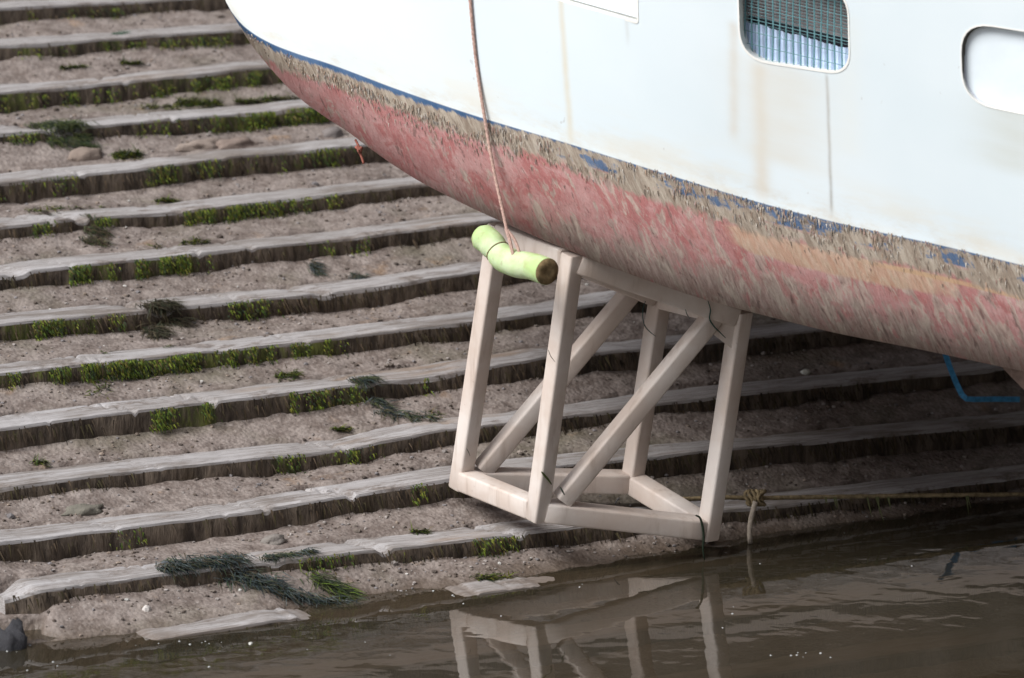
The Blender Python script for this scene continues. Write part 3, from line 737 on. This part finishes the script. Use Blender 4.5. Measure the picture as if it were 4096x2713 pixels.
# windows: rounded outlines in photo pixels, cut as real pockets
def rounded(pts, r, seg=7):
    out = []; n = len(pts)
    for i in range(n):
        p, a, b = Vector(pts[i]).to_2d() if False else Vector((*pts[i], 0)), Vector((*pts[i-1], 0)), Vector((*pts[(i+1) % n], 0))
        rr = r[i] if isinstance(r, (list, tuple)) else r
        d0, d1 = (a - p).normalized(), (b - p).normalized(); s_, e_ = p + d0 * rr, p + d1 * rr
        for k in range(seg + 1):
            t = k / seg; out.append(tuple(((1-t)**2 * s_ + 2*t*(1-t) * p + t*t * e_).to_2d()))
    return out
def lift(o2, off, c):
    n_ = near_n(*c); return [near(u, v) + n_ * off for u, v in o2]
def scale2(o2, k, dx=0, dy=0):
    cx = sum(p[0] for p in o2) / len(o2); cy = sum(p[1] for p in o2) / len(o2)
    return [(cx + (p[0]-cx) * k[0] + dx, cy + (p[1]-cy) * k[1] + dy) for p in o2]
WINS = {'reflecting': rounded([(2948, -130), (3392, -40), (3400, 302), (2960, 236)], [90, 110, 95, 120]),
        'panel': rounded([(3840, 85), (4560, 200), (4600, 560), (3850, 408)], [130, 120, 120, 130]),
        'shut': rounded([(1960, -330), (2545, -250), (2552, 92), (1985, -70)], [70, 60, 18, 70])}
DEP = {'reflecting': .105, 'panel': .038, 'shut': .05}
cuts = []
for nm, o2 in WINS.items():
    c = (sum(p[0] for p in o2) / len(o2), sum(p[1] for p in o2) / len(o2)); n_ = len(o2)
    A_, B_ = lift(o2, .06, c), lift(o2, -DEP[nm], c)
    mb = MB(); mb.add(A_ + B_, [tuple(range(n_)), tuple(range(2*n_-1, n_-1, -1))] + [(i, i + n_, (i+1) % n_ + n_, (i+1) % n_) for i in range(n_)])
    co = mb.build('window_pocket', M['hull'], None)
    for v in co.data.vertices: v.co -= base_b
    co.location = base_b
    bm = bmesh.new(); bm.from_mesh(co.data); bmesh.ops.recalc_face_normals(bm, faces=bm.faces); bm.to_mesh(co.data); bm.free(); cuts.append(co)
M['reveal'] = mat_plain('chalky_white_paint', (.80, .80, .77), .5, .3, .08, 9)
for co in cuts:
    co.data.materials.clear(); co.data.materials.append(M['reveal'])
    md = hull.modifiers.new('cut', 'BOOLEAN'); md.operation = 'DIFFERENCE'; md.object = co; md.solver = 'EXACT'; md.material_mode = 'TRANSFER'
bpy.context.view_layer.update()
dg = bpy.context.evaluated_depsgraph_get()
new = bpy.data.meshes.new_from_object(hull.evaluated_get(dg)); hull.modifiers.clear(); hull.data = new; new.name = 'hull'
new.set_sharp_from_angle(angle=R(38))
for co in cuts: bpy.data.objects.remove(co)

def plate(o2, off, thick, c, mat, name, parent, flat=True):
    n_ = len(o2); A_, B_ = lift(o2, off, c), lift(o2, off - thick, c)
    mb = MB(); mb.add(A_ + B_, [tuple(range(n_)), tuple(range(2*n_-1, n_-1, -1))] + [(i, i + n_, (i+1) % n_ + n_, (i+1) % n_) for i in range(n_)])
    return mb.build(name, mat, parent)
def ring(oo, oi, off, thick, c, mat, name, parent):
    n_ = len(oo); A_, B_, C_, D_ = lift(oo, off, c), lift(oi, off, c), lift(oi, off - thick, c), lift(oo, off - thick, c)
    fs = []
    for i in range(n_):
        j = (i + 1) % n_
        for x, y in ((0, 1), (1, 2), (2, 3), (3, 0)): fs.append((x*n_+i, x*n_+j, y*n_+j, y*n_+i))
    mb = MB(); mb.add(A_ + B_ + C_ + D_, fs); return mb.build(name, mat, parent, smooth=False)
def center(o2): return (sum(p[0] for p in o2) / len(o2), sum(p[1] for p in o2) / len(o2))
M['reflected_wall'] = mat_plain('reflected_wall_brown', (.50, .44, .45), .7, .3, .25, 30)  # colours of the reflection in the first window, painted on parts
M['reflected_blue'] = mat_plain('reflected_pale_blue', (.60, .72, .92), .6, .3, .10, 12)
M['dark'] = mat_plain('reflection_dark_backing', (.02, .018, .03), .6, .3, .2, 20)
M['refl_fence'] = mat_plain('reflected_fence_green', (.11, .25, .28), .45, .4, .2, 40)
M['panel'] = mat_plain('pale_panel', (.72, .80, .86), .35, .4, .05, 6)
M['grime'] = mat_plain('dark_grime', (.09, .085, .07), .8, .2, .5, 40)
M['seal'] = mat_plain('grey_seal', (.55, .58, .66), .6, .3, .2, 25)
# first window: glass reflection of a fence and wall built as coloured parts
o2 = WINS['reflecting']; c = center(o2); dp = DEP['reflecting']
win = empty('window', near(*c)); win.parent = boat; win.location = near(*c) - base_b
win['label'] = 'rounded cabin window with a modelled reflection of a green mesh fence'
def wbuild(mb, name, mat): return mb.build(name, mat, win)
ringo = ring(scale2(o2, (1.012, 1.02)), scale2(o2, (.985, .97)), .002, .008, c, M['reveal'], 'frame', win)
plate(scale2(o2, (1.03, 1.03)), -dp + .006, .004, c, M['dark'], 'backing', win)  # dark sheet, seen through the gap as the reflection's diagonal line
n0 = near_n(*c)
def wline(u): return (u - 2990) / 400 * 105 + 78        # sloping dark line across the reflection
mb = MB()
for i in range(22):                                       # grey brown wall of the reflection, as slats
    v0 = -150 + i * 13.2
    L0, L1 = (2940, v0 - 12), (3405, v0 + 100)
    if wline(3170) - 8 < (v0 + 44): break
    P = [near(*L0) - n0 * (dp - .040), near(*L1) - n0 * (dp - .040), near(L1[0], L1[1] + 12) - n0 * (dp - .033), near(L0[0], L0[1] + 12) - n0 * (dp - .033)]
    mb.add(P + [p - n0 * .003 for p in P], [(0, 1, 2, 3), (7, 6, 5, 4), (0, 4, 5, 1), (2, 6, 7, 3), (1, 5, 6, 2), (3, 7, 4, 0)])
wbuild(mb, 'reflected_wall', M['reflected_wall'])
mb = MB(); N = 140; vs = []  # pale blue lower part of the reflection, as a rippled sheet
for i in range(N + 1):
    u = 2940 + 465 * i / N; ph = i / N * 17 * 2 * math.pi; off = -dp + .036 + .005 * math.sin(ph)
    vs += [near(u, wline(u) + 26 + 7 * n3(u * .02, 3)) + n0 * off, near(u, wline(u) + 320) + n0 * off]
mb.add(vs, [(2*i, 2*i+1, 2*i+3, 2*i+2) for i in range(N)]); wbuild(mb, 'reflected_blue', M['reflected_blue'])
mb = MB()  # bars and lines of the reflected fence
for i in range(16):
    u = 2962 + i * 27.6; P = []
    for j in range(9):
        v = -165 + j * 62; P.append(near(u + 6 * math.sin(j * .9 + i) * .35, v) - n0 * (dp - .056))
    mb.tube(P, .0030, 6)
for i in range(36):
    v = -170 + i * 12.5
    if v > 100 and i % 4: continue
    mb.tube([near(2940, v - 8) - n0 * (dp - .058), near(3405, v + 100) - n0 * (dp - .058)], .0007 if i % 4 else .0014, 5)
wbuild(mb, 'reflected_fence', M['refl_fence'])
# second window: blanked with a pale panel
o2 = WINS['panel']; c = center(o2); dp = DEP['panel']
win = empty('window'); win.parent = boat; win.location = near(*c) - base_b; win['label'] = 'rounded window blanked off with a pale panel'
plate(scale2(o2, (.985, .975)), -dp + .012, .010, c, M['panel'], 'panel', win)
ring(scale2(o2, (1.0, 1.0)), scale2(o2, (.984, .972)), -dp + .016, .012, c, M['seal'], 'seal', win)
ring(scale2(o2, (1.008, 1.016)), scale2(o2, (.994, .99)), .0015, .006, c, M['reveal'], 'frame', win)
# grime caught in the upper left corner of its reveal
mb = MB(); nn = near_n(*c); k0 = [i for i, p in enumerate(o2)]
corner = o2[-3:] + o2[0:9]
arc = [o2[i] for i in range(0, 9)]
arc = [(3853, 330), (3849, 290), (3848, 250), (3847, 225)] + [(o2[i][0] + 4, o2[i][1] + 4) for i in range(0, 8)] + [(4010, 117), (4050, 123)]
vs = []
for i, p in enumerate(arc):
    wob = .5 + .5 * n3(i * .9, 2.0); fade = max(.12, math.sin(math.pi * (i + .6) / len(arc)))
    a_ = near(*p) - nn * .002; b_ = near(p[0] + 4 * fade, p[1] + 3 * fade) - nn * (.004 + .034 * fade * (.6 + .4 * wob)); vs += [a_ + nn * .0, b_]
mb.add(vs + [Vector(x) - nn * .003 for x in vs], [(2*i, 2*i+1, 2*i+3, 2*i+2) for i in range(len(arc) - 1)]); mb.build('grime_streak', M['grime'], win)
# third window: only its lower corner reaches into the picture
o2 = WINS['shut']; c = center(o2); dp = DEP['shut']
win = empty('window'); win.parent = boat; win.location = near(*c) - base_b; win['label'] = 'white shuttered window cut by the top of the picture'
plate(scale2(o2, (.985, .95)), -dp + .010, .008, c, M['panel'], 'panel', win)
ring(scale2(o2, (1.012, 1.03)), scale2(o2, (.992, .985)), .002, .008, c, M['reveal'], 'frame', win)
# keel fin at the right, standing on the slipway outside the picture
mb = MB(); NK = 24; vs = []
kc = [(3985, 1440, 1440), (4060, 1450, 1500), (4200, 1470, 1640), (4500, 1520, 1900), (5000, 1600, 1990), (5300, 1660, 1990)]
for i, (u, v0, v1) in enumerate(kc):
    d0 = d_side(u) + .16; th_ = .05 if i not in (0, len(kc) - 1) else .012
    for v in (v0, v1):
        p = at_d(u, v, d0); vs += [p - BACK * th_, p + BACK * th_]
fs = []
for i in range(len(kc) - 1):
    o_ = 4 * i
    fs += [(o_, o_+2, o_+6, o_+4), (o_+1, o_+5, o_+7, o_+3), (o_+2, o_+3, o_+7, o_+6), (o_, o_+4, o_+5, o_+1)]
fs += [(0, 1, 3, 2), (4*len(kc)-4, 4*len(kc)-2, 4*len(kc)-1, 4*len(kc)-3)]
M['keel'] = mat_plain('fouled_keel_paint', (.22, .155, .13), .85, .2, .4, 14)
mb.add(vs, fs); mb.build('keel', M['keel'], boat)
# rub of shaggy growth along the waterline
FOULC = [(.40, .35, .29), (.30, .25, .20), (.24, .19, .15), (.50, .46, .41), (.17, .135, .11), (.38, .27, .20), (.27, .25, .24), (.34, .22, .19)]
fb = MB()
def bottom_pt(a, t):
    u3, u4 = 903 + (UE - 903) * a, 905 + (UE - 905) * a
    u = u3 + (u4 - u3) * t; v = V3(u3) + (V4(u4) - V3(u3)) * t
    return at_d(u, v, d_side(u) + BEAM * (1 - hb(a)) * .40 - .30 * math.sqrt(max(0, 1 - t * t)))
for _ in range(2800):
    u = gv(960, 4150); a = (u - 903) / (UE - 903); hgt = (V4(u) - V3(u)) / PX
    f_ = sstep(u, 1000, 1500); w = -abs(rnd.gauss(0, .042)) - (.012 if u > 1950 else .03 * f_ + .006)
    if u > 2500 and rnd.random() < .30: w = gv(-.02, .006)
    if w < -hgt * .55 or n3(u * .012, w * 14, 3) < -.22: continue
    if u > 2200 and -.065 < w < -.012 and n3(u * .0075, 7.7) > -.02 and rnd.random() < .85: continue
    t = max(0, -w / hgt); p = bottom_pt(a, t) if w < 0 else near(u, V3(u) - w * PX)
    p2 = bottom_pt(min(1, a + .0022), min(1, t + .10)); d = (p2 - p).normalized()
    nn = near_n(u, V3(u)); c = rnd.choice(FOULC); g_ = gv(.7, 1.2)
    d = (d + nn * gv(-.05, .12) + Vector((gv(-.2, .2), 0, gv(-.15, .15)))).normalized()
    fb.blade(p + nn * .001, d, nn, gv(.008, .024) * (.5 + .5 * f_), gv(.002, .006), tuple(x * g_ for x in c), gv(0, .004))
fo = fb.build('weed_growth', M['weed'], boat); fo['kind'] = 'stuff'

# ------------------------------------------------------------------ rope, fender and other tackle
M['rope'] = mat_plain('faded_red_rope', (.50, .34, .29), .85, .15, .3, 120)
M['ochre'] = mat_plain('weedy_tan_rope', (.22, .17, .10), .9, .15, .45, 60)
M['tanrope'] = mat_plain('pale_rope_tail', (.36, .31, .26), .9, .15, .3, 80)
M['blue'] = mat_plain('blue_webbing', (.07, .28, .52), .7, .2, .3, 50)
M['redrag'] = mat_plain('faded_red_cord', (.34, .13, .10), .9, .1, .4, 60)
def curve_pts(ctrl, n):
    fx = smooth_curve([(i, c[0]) for i, c in enumerate(ctrl)]); fy = smooth_curve([(i, c[1]) for i, c in enumerate(ctrl)]); fd = smooth_curve([(i, c[2]) for i, c in enumerate(ctrl)])
    return [at_d(fx(i * (len(ctrl) - 1) / n), fy(i * (len(ctrl) - 1) / n), fd(i * (len(ctrl) - 1) / n)) for i in range(n + 1)]
def hd(u, v): return (near(u, v) - CAM).dot(FW)
dW = hd(1945, 480) - .012
fd_ = dW - .05
ctrl = [(1836, -668, hd(1836, -668) - .004), (1850, -400, hd(1850, -400) - .012), (1872, -100, hd(1872, -100) - .012), (1893, 140, hd(1893, 140) - .01), (1912, 300, hd(1912, 300) - .01), (1940, 480, dW - .008), (1975, 680, dW - .02), (2008, 830, dW - .035), (2028, 925, fd_)]
mb = MB(); P = curve_pts(ctrl, 160)
# three laid strands
for s_ in range(3):
    pts = []
    for i, p in enumerate(P):
        an = i * .9 + s_ * 2.094; pts.append(p + Vector((math.cos(an), math.sin(an), 0)) * .0028)
    mb.tube(pts, .0036, 6)
rp = mb.build('rope', M['rope'], None, smooth=True, origin=P[0]); tag(rp, 'thin faded red rope hanging down the white hull to the fender', 'rope')
mb = MB()
mb.tube(curve_pts([(2024, 915, fd_), (2038, 960, fd_ - .01), (2052, 1020, fd_ - .02)], 10), .0062, 7)
mb.tube(curve_pts([(2028, 920, fd_), (2055, 955, fd_ - .01), (2074, 1000, fd_ - .02), (2082, 1040, fd_ - .02)], 10), .0055, 7)
o = mb.build('rope_tail', M['rope'], rp)
for v in o.data.vertices: pass
# fender: a bent lime green foam roll, its cut end towards the camera
def mat_fender():
    t = NT('lime_foam'); g = t.geo(); a = t.noise(g, 9, 4, .6); b = t.noise(g, 42, 5, .65)
    c = t.mix(t.ramp(a, .35, .65), (.42, .58, .25), (.56, .68, .42)); c = t.mix(t.math('MULTIPLY', t.ramp(b, .56, .74), .55), c, (.34, .33, .17))
    br = t.noise(t.mapping(g, (1, 1, 1), loc=(3, 0, 1)), 5, 4, .6); c = t.mix(t.math('MULTIPLY', t.ramp(br, .53, .66), .6), c, (.34, .27, .13))
    t.principled(c, .6, .25, t.bump(b, .25, .006), **{'Subsurface Weight': .08}); return t.m
M['fender'] = mat_fender(); M['cutend'] = mat_plain('brown_cut_foam', (.22, .16, .085), .9, .1, .45, 45)
FCT = [(1930, 948, fd_ + .13), (1958, 968, fd_ + .11), (1984, 998, fd_ + .085), (2016, 1034, fd_ + .055), (2068, 1056, fd_ + .01), (2130, 1066, fd_ - .06), (2188, 1087, fd_ - .13)]
P = curve_pts(FCT, 40); P = [P[0] - (P[1] - P[0]).normalized() * x for x in (.030, .026, .018, .008)] + P
rr = [.006, .022, .035, .0415] + [.047] * 41
for i in range(4, 45):
    x = (i - 4) / 40
    rr[i] = .047 - .006 * math.exp(-((x - .36) / .05) ** 2) - .0022 * math.exp(-((x - .82) / .02) ** 2) + .001 * n3(x * 9, 3)
fe = empty('fender', P[20]); tag(fe, 'bent lime green foam fender hanging in front of the frame', 'fender')
mb = MB(); mb.tube(P, rr, 28); o = mb.build('foam_roll', M['fender'], fe, smooth=True); o.data.set_sharp_from_angle(angle=R(55))
ax = (P[-1] - P[-2]).normalized(); x_ = ax.cross(Vector((0, 0, 1))).normalized(); y_ = ax.cross(x_)
vs = [P[-1] + ax * .004]; fs = []
for r_i, rad in enumerate((.007, .012, .026, .046, .046)):
    for k in range(28):
        an = 2 * math.pi * k / 28; off = (.0015, .003, .004 + .002 * n3(math.cos(an) * 2, math.sin(an) * 2), .002, -.006)[r_i]
        vs.append(P[-1] + ax * off + (x_ * math.cos(an) + y_ * math.sin(an)) * rad * (1 + .02 * n3(an, r_i)))
vs[0] = P[-1] + ax * .0012
fs = [(0, 1 + k, 1 + (k + 1) % 28) for k in range(28)]
for r_i in range(4): fs += [(1 + r_i*28 + k, 1 + (r_i+1)*28 + k, 1 + (r_i+1)*28 + (k+1) % 28, 1 + r_i*28 + (k+1) % 28) for k in range(28)]
mb = MB(); mb.add(vs, fs); mb.build('cut_end', M['cutend'], fe, smooth=True)
mb = MB(); pts = []
for k in range(25):
    an = 2 * math.pi * k / 24; i = 4 + 15; t_ = (P[i+1] - P[i-1]).normalized(); xx = t_.cross(Vector((0, 0, 1))).normalized(); yy = t_.cross(xx)
    pts.append(P[i] + (xx * math.cos(an) + yy * math.sin(an)) * (rr[i] + .001))
mb.tube(pts, .0025, 6); mb.build('lashing', M['cutend'], fe, smooth=True)

# weedy rope lying along a baulk at the right, with a knot and a hanging tail
def slip_rope(ctrl, r, lift_, n=60):
    fu = smooth_curve([(i, c[0]) for i, c in enumerate(ctrl)]); fv = smooth_curve([(i, c[1]) for i, c in enumerate(ctrl)])
    return [on_slip(fu(i * (len(ctrl) - 1) / n), fv(i * (len(ctrl) - 1) / n), lift_) for i in range(n + 1)]
ro = empty('mooring_line', on_slip(3020, 1990)); tag(ro, 'knotted tan mooring line stretched across the dark slipway right of the frame', 'rope')
mb = MB(); mb.tube(slip_rope([(2730, 1997), (2800, 1994), (2900, 1990), (3025, 1992), (3300, 1988), (3700, 1982), (4250, 1976)], .0, .07), [.0085 + .002 * n3(i * .7, 1) for i in range(61)], 7)
mb.build('line', M['ochre'], ro, smooth=True)
mb = MB()
kp = on_slip(3022, 1992, .085)
for i in range(6):
    pts = []
    for j in range(18):
        an = j / 17 * 2 * math.pi; pts.append(kp + Vector((.016 * (i - 2.5) * .6 + .010 * math.sin(an * 2 + i), 0, 0)) + Vector((math.cos(an) * .007, math.cos(an) * .022, math.sin(an) * .026)))
    mb.tube(pts, .0065, 6)
for i in range(40): mb.blade(kp, Vector((gv(-1, 1), gv(-.8, 0), gv(-1, 1))), Vector((0, -1, 0)), gv(.02, .05), .004, (1, 1, 1))
mb.build('knot', M['ochre'], ro, smooth=True)
mb = MB(); tail = [kp + Vector((x / PX, -.035 - y * .00003, -y / PX)) for x, y in ((-2, 5), (-8, 30), (-17, 65), (-22, 100), (-23, 135), (-20, 168))]
mb.tube(tail, .010, 8); mb.build('rope_tail', M['tanrope'], ro, smooth=True)
mb = MB()
for (u, v, L_) in ((3340, 1990, .05), (3465, 1990, .09), (3510, 1988, .10), (3555, 1988, .08), (3870, 1984, .08), (3300, 1990, .03)):
    for _ in range(2): mb.blade(on_slip(u + gv(-6, 6), v, .075), Vector((gv(-.1, .35), -.1, -1)), Vector((0, -1, 0)), L_ * gv(.5, 1.0), .006, (.10, .11, .045))
wv = mb.build('hanging_weed', M['weed'], ro); wv['kind'] = 'stuff'
# blue strap
mb = MB(); dS = d_side(3790)
dS = (on_slip(3826, 1535, .09) - CAM).dot(FW)
pA = [on_slip(3774, 1395, .15), on_slip(3800, 1470, .12), on_slip(3826, 1535, .09), on_slip(3848, 1580, .06)]
pB = [on_slip(3848, 1580, .06), on_slip(3866, 1596, .055), on_slip(3900, 1598, .055), on_slip(3990, 1597, .05), on_slip(4080, 1598, .05)]
for P_ in (pA, pB):
    vs = []
    for i, p in enumerate(P_):
        t_ = (P_[min(i+1, len(P_)-1)] - P_[max(i-1, 0)]).normalized(); xx = t_.cross(FW).normalized() * .0105
        vs += [p - xx, p + xx, p + xx + FW * .004, p - xx + FW * .004]
    fs = []
    for i in range(len(P_) - 1):
        for e_ in range(4): fs.append((4*i+e_, 4*i+(e_+1) % 4, 4*i+4+(e_+1) % 4, 4*i+4+e_))
    mb.add(vs, fs + [(3, 2, 1, 0), tuple(4*(len(P_)-1)+e_ for e_ in range(4))])
tag(mb.build('strap', M['blue'], None, origin=pB[0]), 'bent blue webbing strap hanging under the hull at the right', 'strap')
# red cord scrap at the hull edge
mb = MB(); dR = d_side(1440) + BEAM * (1 - hb((1440 - 903) / (UE - 903))) * .40
mb.tube(curve_pts([(1422, 560, dR + .02), (1436, 590, dR), (1432, 602, dR - .01), (1444, 622, dR), (1455, 655, dR)], 14), .0045, 6)
mb.tube(curve_pts([(1424, 588, dR), (1438, 598, dR - .01), (1446, 590, dR - .01), (1440, 612, dR)], 10), .006, 6)
tag(mb.build('cord_scrap', M['redrag'], None, smooth=True, origin=at_d(1440, 600, dR)), 'scrap of red cord dangling from the hull edge at upper left', 'cord')
# weed strands caught on the frame
def strand(ctrl, r, col, label, p0, nrm, off):
    mb = MB(); fu = smooth_curve([(i, c[0]) for i, c in enumerate(ctrl)]); fv = smooth_curve([(i, c[1]) for i, c in enumerate(ctrl)]); n = 14
    pts = [at_plane(fu(i*(len(ctrl)-1)/n), fv(i*(len(ctrl)-1)/n), p0 + nrm * off, nrm) for i in range(n + 1)]
    mb.tube(pts, [r * .62 * (.35 + .65 * math.sin(math.pi * (.12 + .8 * i / n))) for i in range(n + 1)], 6, col)
    tag(mb.build('weed_strand', M['weed'], None, smooth=True, origin=pts[0]), label, 'weed', 'weed strands caught on the steel frame')
ho = TS / 2 + .004
strand([(2783, 2062), (2800, 2072), (2810, 2105), (2815, 2150), (2812, 2195), (2818, 2240)], .0075, (.025, .04, .025), 'thick dark green strand looped over the lower right corner of the frame', bot['FL'], FN, ho)
strand([(2166, 1888), (2178, 1902), (2192, 1918), (2206, 1938)], .0065, (.07, .085, .025), 'grass blade stuck on the post at the left front of the frame', bot['FL'], FN, ho)
strand([(2240, 1948), (2248, 1962), (2258, 1980)], .0055, (.10, .12, .10), 'short grey green scrap at the foot of the front brace', bot['FL'], FN, ho)
strand([(2193, 1400), (2203, 1425), (2220, 1448)], .002, (.05, .05, .04), 'hair thin dark strand high on the left front post', bot['FL'], FN, ho)
strand([(2832, 1205), (2842, 1240), (2838, 1275), (2855, 1305), (2880, 1330), (2902, 1352)], .0042, (.035, .09, .075), 'teal strand wound over the top corner of the front brace', bot['FL'], FN, ho)
strand([(2742, 1238), (2748, 1258), (2762, 1278)], .0025, (.05, .09, .08), 'fine teal strand hanging from the front top rail', bot['FL'], FN, ho)
strand([(2582, 1205), (2572, 1235), (2572, 1275), (2580, 1305), (2602, 1330), (2622, 1345)], .0030, (.03, .075, .07), 'teal strand around the rear post under the top rail', bot['BR'], FN, ho)
strand([(2480, 1990), (2470, 2000), (2460, 2015)], .004, (.06, .06, .065), 'small dark scrap on the right lower rail near the rear post', bot['BR'], FN, ho + .05)
strand([(1866, 1795), (1874, 1808), (1880, 1825)], .002, (.05, .05, .04), 'hair thin strand low on the leftmost post', bot['BL'], FN, ho)

# foam flecks on the water
ff = MB()
for (u, v, su, sv, n_) in ((60, 2590, 60, 14, 22), (200, 2660, 60, 25, 10), (330, 2510, 60, 8, 26), (680, 2575, 110, 8, 26), (1000, 2600, 300, 40, 14), (1760, 2400, 200, 16, 14), (2330, 2345, 40, 6, 5), (3200, 2620, 90, 6, 34), (3080, 2440, 200, 60, 10), (3500, 2300, 400, 120, 18), (1900, 2450, 300, 60, 10)):
    for _ in range(n_ // 4 + 1):
        p = at_z(u + rnd.gauss(0, su), v + rnd.gauss(0, sv)); r = .002 + .0035 * rnd.random() ** 2
        ff.add([p + Vector((w.x * r, w.y * r * 1.5, w.z * r * .6)) for w in IV], IF, (.42, .43, .43))
p = at_z(1002, 2575); ff.add([p + Vector((w.x * .008, w.y * .018, w.z * .005)) for w in IV], IF, (.55, .55, .52))
tag(ff.build('foam_flecks', M['col']), kind='stuff')

# ------------------------------------------------------------------ light and camera
w = bpy.data.worlds.new('World'); S.world = w; w.use_nodes = True
nt = w.node_tree; bg = nt.nodes['Background']
sky = nt.nodes.new('ShaderNodeTexSky'); sky.sky_type = 'NISHITA'; sky.sun_disc = False
SUN_EL = R(46)        # and the direction the light comes from (x, y)
sx_, sy_ = -.84, -.54
sky.sun_elevation = SUN_EL; sky.sun_rotation = math.atan2(sx_, sy_); sky.dust_density = 1.5; sky.air_density = 1.0; sky.ozone_density = 1.0
hs = nt.nodes.new('ShaderNodeHueSaturation'); hs.inputs['Saturation'].default_value = .35
nt.links.new(sky.outputs[0], hs.inputs['Color']); nt.links.new(hs.outputs[0], bg.inputs[0]); bg.inputs[1].default_value = .095
sl = bpy.data.lights.new('sun', 'SUN'); sl.energy = 2.8; sl.angle = R(30); sl.color = (1, .97, .93)
so = bpy.data.objects.new('sun', sl); COL.objects.link(so)
dirv = Vector((sx_ * math.cos(SUN_EL), sy_ * math.cos(SUN_EL), math.sin(SUN_EL)))
so.rotation_euler = dirv.to_track_quat('Z', 'Y').to_euler(); so.location = (0, 0, 30)
cd = bpy.data.cameras.new('camera'); cd.sensor_width = 36; cd.lens = F / 4096 * 36; cd.clip_end = 500
cd.dof.use_dof = True; cd.dof.focus_distance = 19.3; cd.dof.aperture_fstop = 2.7
cam = bpy.data.objects.new('camera', cd); COL.objects.link(cam); cam.location = CAM
cam.rotation_euler = (math.pi / 2 - PITCH, 0, 0); S.camera = cam
S.view_settings.view_transform = 'Standard'; S.view_settings.look = 'None'; S.view_settings.gamma = 1; S.view_settings.exposure = .58
S.cycles.max_bounces = 8; S.cycles.transparent_max_bounces = 12; S.cycles.use_denoising = True
